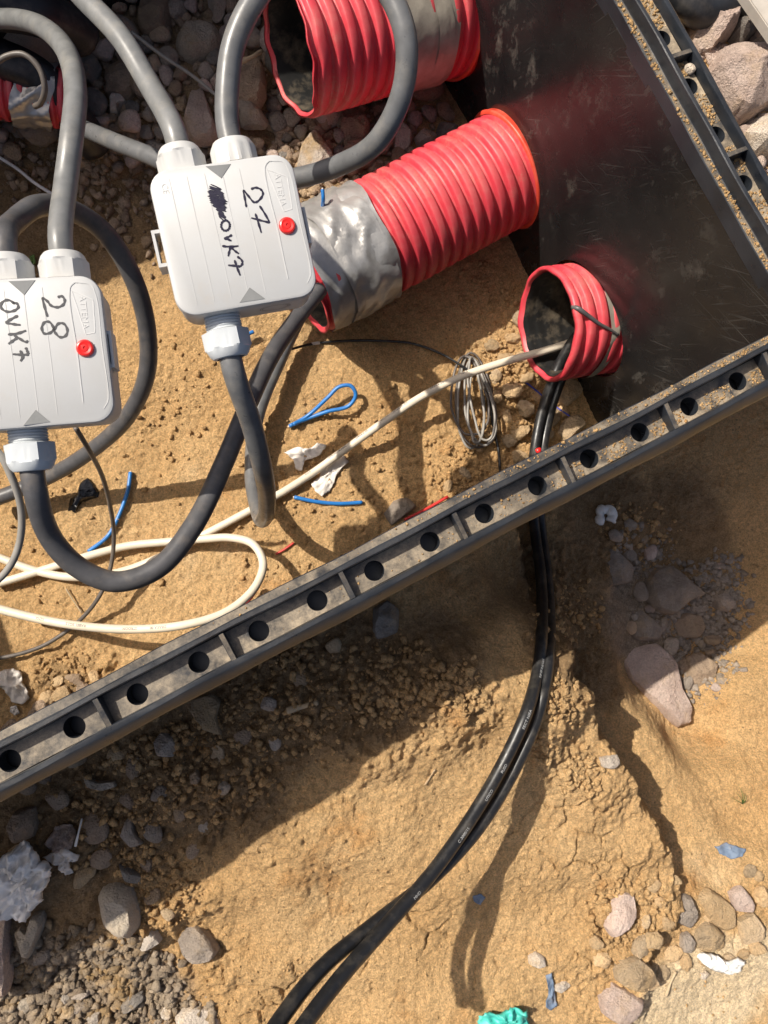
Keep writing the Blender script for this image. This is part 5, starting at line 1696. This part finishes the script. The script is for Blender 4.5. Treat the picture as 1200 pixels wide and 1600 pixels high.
scrap('blue_grey_strip', [(852, 1524), (862, 1520), (866, 1548), (870, 1572), (860, 1578), (852, 1572), (856, 1548)], .003, BLUEGREY, 'blue-grey dusty strip between two pale stones', 'strip', .003, 11)
scrap('blue_grey_flake', [(738, 1400), (750, 1396), (758, 1402), (750, 1414), (740, 1408)], .0012, BLUEGREY, 'tiny blue-grey flake in the shadow of the black cables', 'flake', .001, 12)
scrap('green_scrap', [(46, 400), (54, 398), (56, 412), (50, 416)], .002, GREENLEAF, 'tiny green scrap between the top glands of box 28', 'scrap', .002, 13)
outline_stone([(104, 800), (108, 780), (118, 772), (124, 754), (136, 746), (146, 756), (154, 768), (152, 776), (140, 780), (126, 786), (116, 804)], .012, TAR, 'glossy black melted lump on the sand beside the blue offcut', name='tar_lump', seed=99, cat='lump', dome=1.6, bury=.003)
# red strips
cable('red_strip', [(632, 812, 'g', .006), (665, 796, 'g', .008), (700, 776, 'g', .007)], .0022, REDSTRIP, 'red plastic strip running along the inner foot of the rim', 'strip', n=6, seg=8)
cable('red_strip', [(431, 866, 'g', .003), (445, 858, 'g', .003), (459, 848, 'g', .003)], .0016, REDSTRIP, 'short dull red splinter on the sand', 'strip', n=6, seg=8)
cable('red_strip', [(368, 958, 'g', .016), (390, 935, 'g', .015), (404, 915, 'g', .014)], .0030, REDSTRIP, 'red strip under the looped cream cable', 'strip', n=6, seg=8)
place_stone(840, 704, 11, 10, 0, BTN, 'small bright red bead by the black cables at the rim', None, False, 1, .0, 'red_bead', zabs=-.035, cat='bead')


def stick(px0, py0, px1, py1, r, mat, label, lift=.003, name='stick'):
    C_ = catmull([G(px0, py0, lift), G((px0 + px1) / 2, (py0 + py1) / 2, lift * 1.2), G(px1, py1, lift)], 6)
    return prop(tube(name, C_, r, mat, None, 7, True, lambda f: 1 - .35 * f + .1 * math.sin(f * 9)), label, 'stick')


stick(448, 1110, 496, 1098, .0042, WOODM, 'pale flat wood splinter in the dark clods', .004)
stick(1040, 1556, 1056, 1518, .0022, WOODM, 'thin dry twig beside the small white pebble', .004, 'twig')
stick(664, 1226, 680, 1202, .0012, S_TAN, 'short dry stalk lying on the sunlit sand', .0015, 'stalk')
stick(103, 920, 128, 958, .0012, WOODM, 'thin straw on the sand below the sagging cable', .004, 'straw')
stick(120, 1320, 127, 1280, .0014, FOAMW, 'thin white splinter in the shaded clods', .006, 'splinter')
stick(372, 92, 408, 68, .0035, WOODM, 'wood splinter lying in the rubble by the torn conduit', .05, 'splinter')
# grass sprig
gr = G(1160, 1256)
sprig = empty('grass_sprig', tuple(gr), 'small green grass sprig growing from the sandy slope', 'grass sprig')
for i, (tx, ty, h_) in enumerate(((1153, 1225, .018), (1140, 1245, .012), (1164, 1238, .014), (1148, 1236, .016), (1158, 1232, .02))):
    tip = A(tx, ty, gr[2] + h_)
    mid = (np.array(gr) + tip) / 2 + np.array([0, 0, .006])
    tube('blade', catmull([np.array(gr), mid, tip], 5), .0007, GRASS, sprig, 5, True, lambda f: 1.1 - f)

# ------------------------------------------------------------------ countless small stuff
def scatter(lst, dens_seed, smin, smax, name, mat, label, cat, power=2.2, sink=.2):
    """lst: (px,py,rad_px,count)"""
    r_ = np.random.default_rng(dens_seed); P_ = []
    for x, y, rad, n in lst:
        a = r_.random(n) * 6.283; q = np.sqrt(r_.random(n)) * rad * (0.6 + .6 * r_.random(n))
        P_ += [(x + math.cos(i) * j, y + math.sin(i) * j) for i, j in zip(a, q)]
    g_ = Gmany(P_)
    sz = smin + (smax - smin) * r_.random(len(P_)) ** power
    g_[:, 2] += sz * (1 - 2 * sink) * .5
    return crumbs(name, g_, sz, mat, label, cat, seed=dens_seed)


scatter([(1110, 960, 60, 700), (1060, 950, 70, 500), (1090, 1040, 60, 420), (1130, 900, 40, 260), (1010, 870, 50, 160)], 1, .0009, .0055, 'fine_gravel', S_GREY, 'fine grey gravel round the stones in the hollow', 'gravel')
scatter([(120, 1560, 110, 900), (40, 1540, 70, 380), (230, 1540, 60, 300), (200, 1500, 40, 160), (300, 1590, 40, 60)], 2, .0010, .0070, 'mixed_gravel', S_MIX_SHADE, 'mixed gravel at the lower corner beneath the clear film', 'gravel')  # shade on this gravel is put into its stone colour
scatter([(470, 1090, 110, 600), (620, 1070, 80, 520), (330, 1190, 110, 600), (200, 1260, 120, 600), (720, 1080, 50, 300), (860, 1090, 40, 260), (880, 960, 60, 300), (250, 1390, 70, 280), (910, 1210, 40, 160), (980, 1430, 70, 350), (840, 1170, 30, 140), (1000, 840, 60, 200)], 3, .0006, .0048, 'soil_crumbs', SOIL, 'crumbled soil scattered over the bench outside the rim', 'soil crumbs', 2.6)
scatter([(820, 640, 70, 900), (800, 560, 50, 420), (720, 740, 60, 260), (600, 720, 120, 260), (480, 720, 120, 160), (760, 450, 60, 240), (110, 1070, 60, 260), (250, 620, 120, 160), (150, 820, 150, 160), (420, 840, 90, 130)], 4, .0005, .0042, 'soil_crumbs', SOIL, 'crumbled soil scattered over the pit floor inside the rim', 'soil crumbs', 3)
scatter([(300, 150, 230, 900), (560, 220, 130, 500), (80, 200, 140, 400), (480, 260, 70, 200), (200, 300, 120, 200)], 5, .0015, .0085, 'fine_rubble', S_BROWN, 'fine rubble filling the gaps of the heap behind the boxes', 'rubble', 2)
scatter([(700, 1300, 260, 600), (500, 1480, 220, 500), (900, 1380, 150, 400), (1130, 1250, 120, 160), (400, 1560, 120, 250), (1100, 1570, 90, 80)], 6, .0004, .0018, 'sand_grains', SOIL, 'pale grit strewn over the sunlit sand', 'grit', 3)
scatter([(1140, 100, 120, 240), (1190, 230, 60, 120)], 7, .002, .008, 'fine_rubble', S_PINK, 'broken rubble between the rocks behind the right rim', 'rubble', 2)
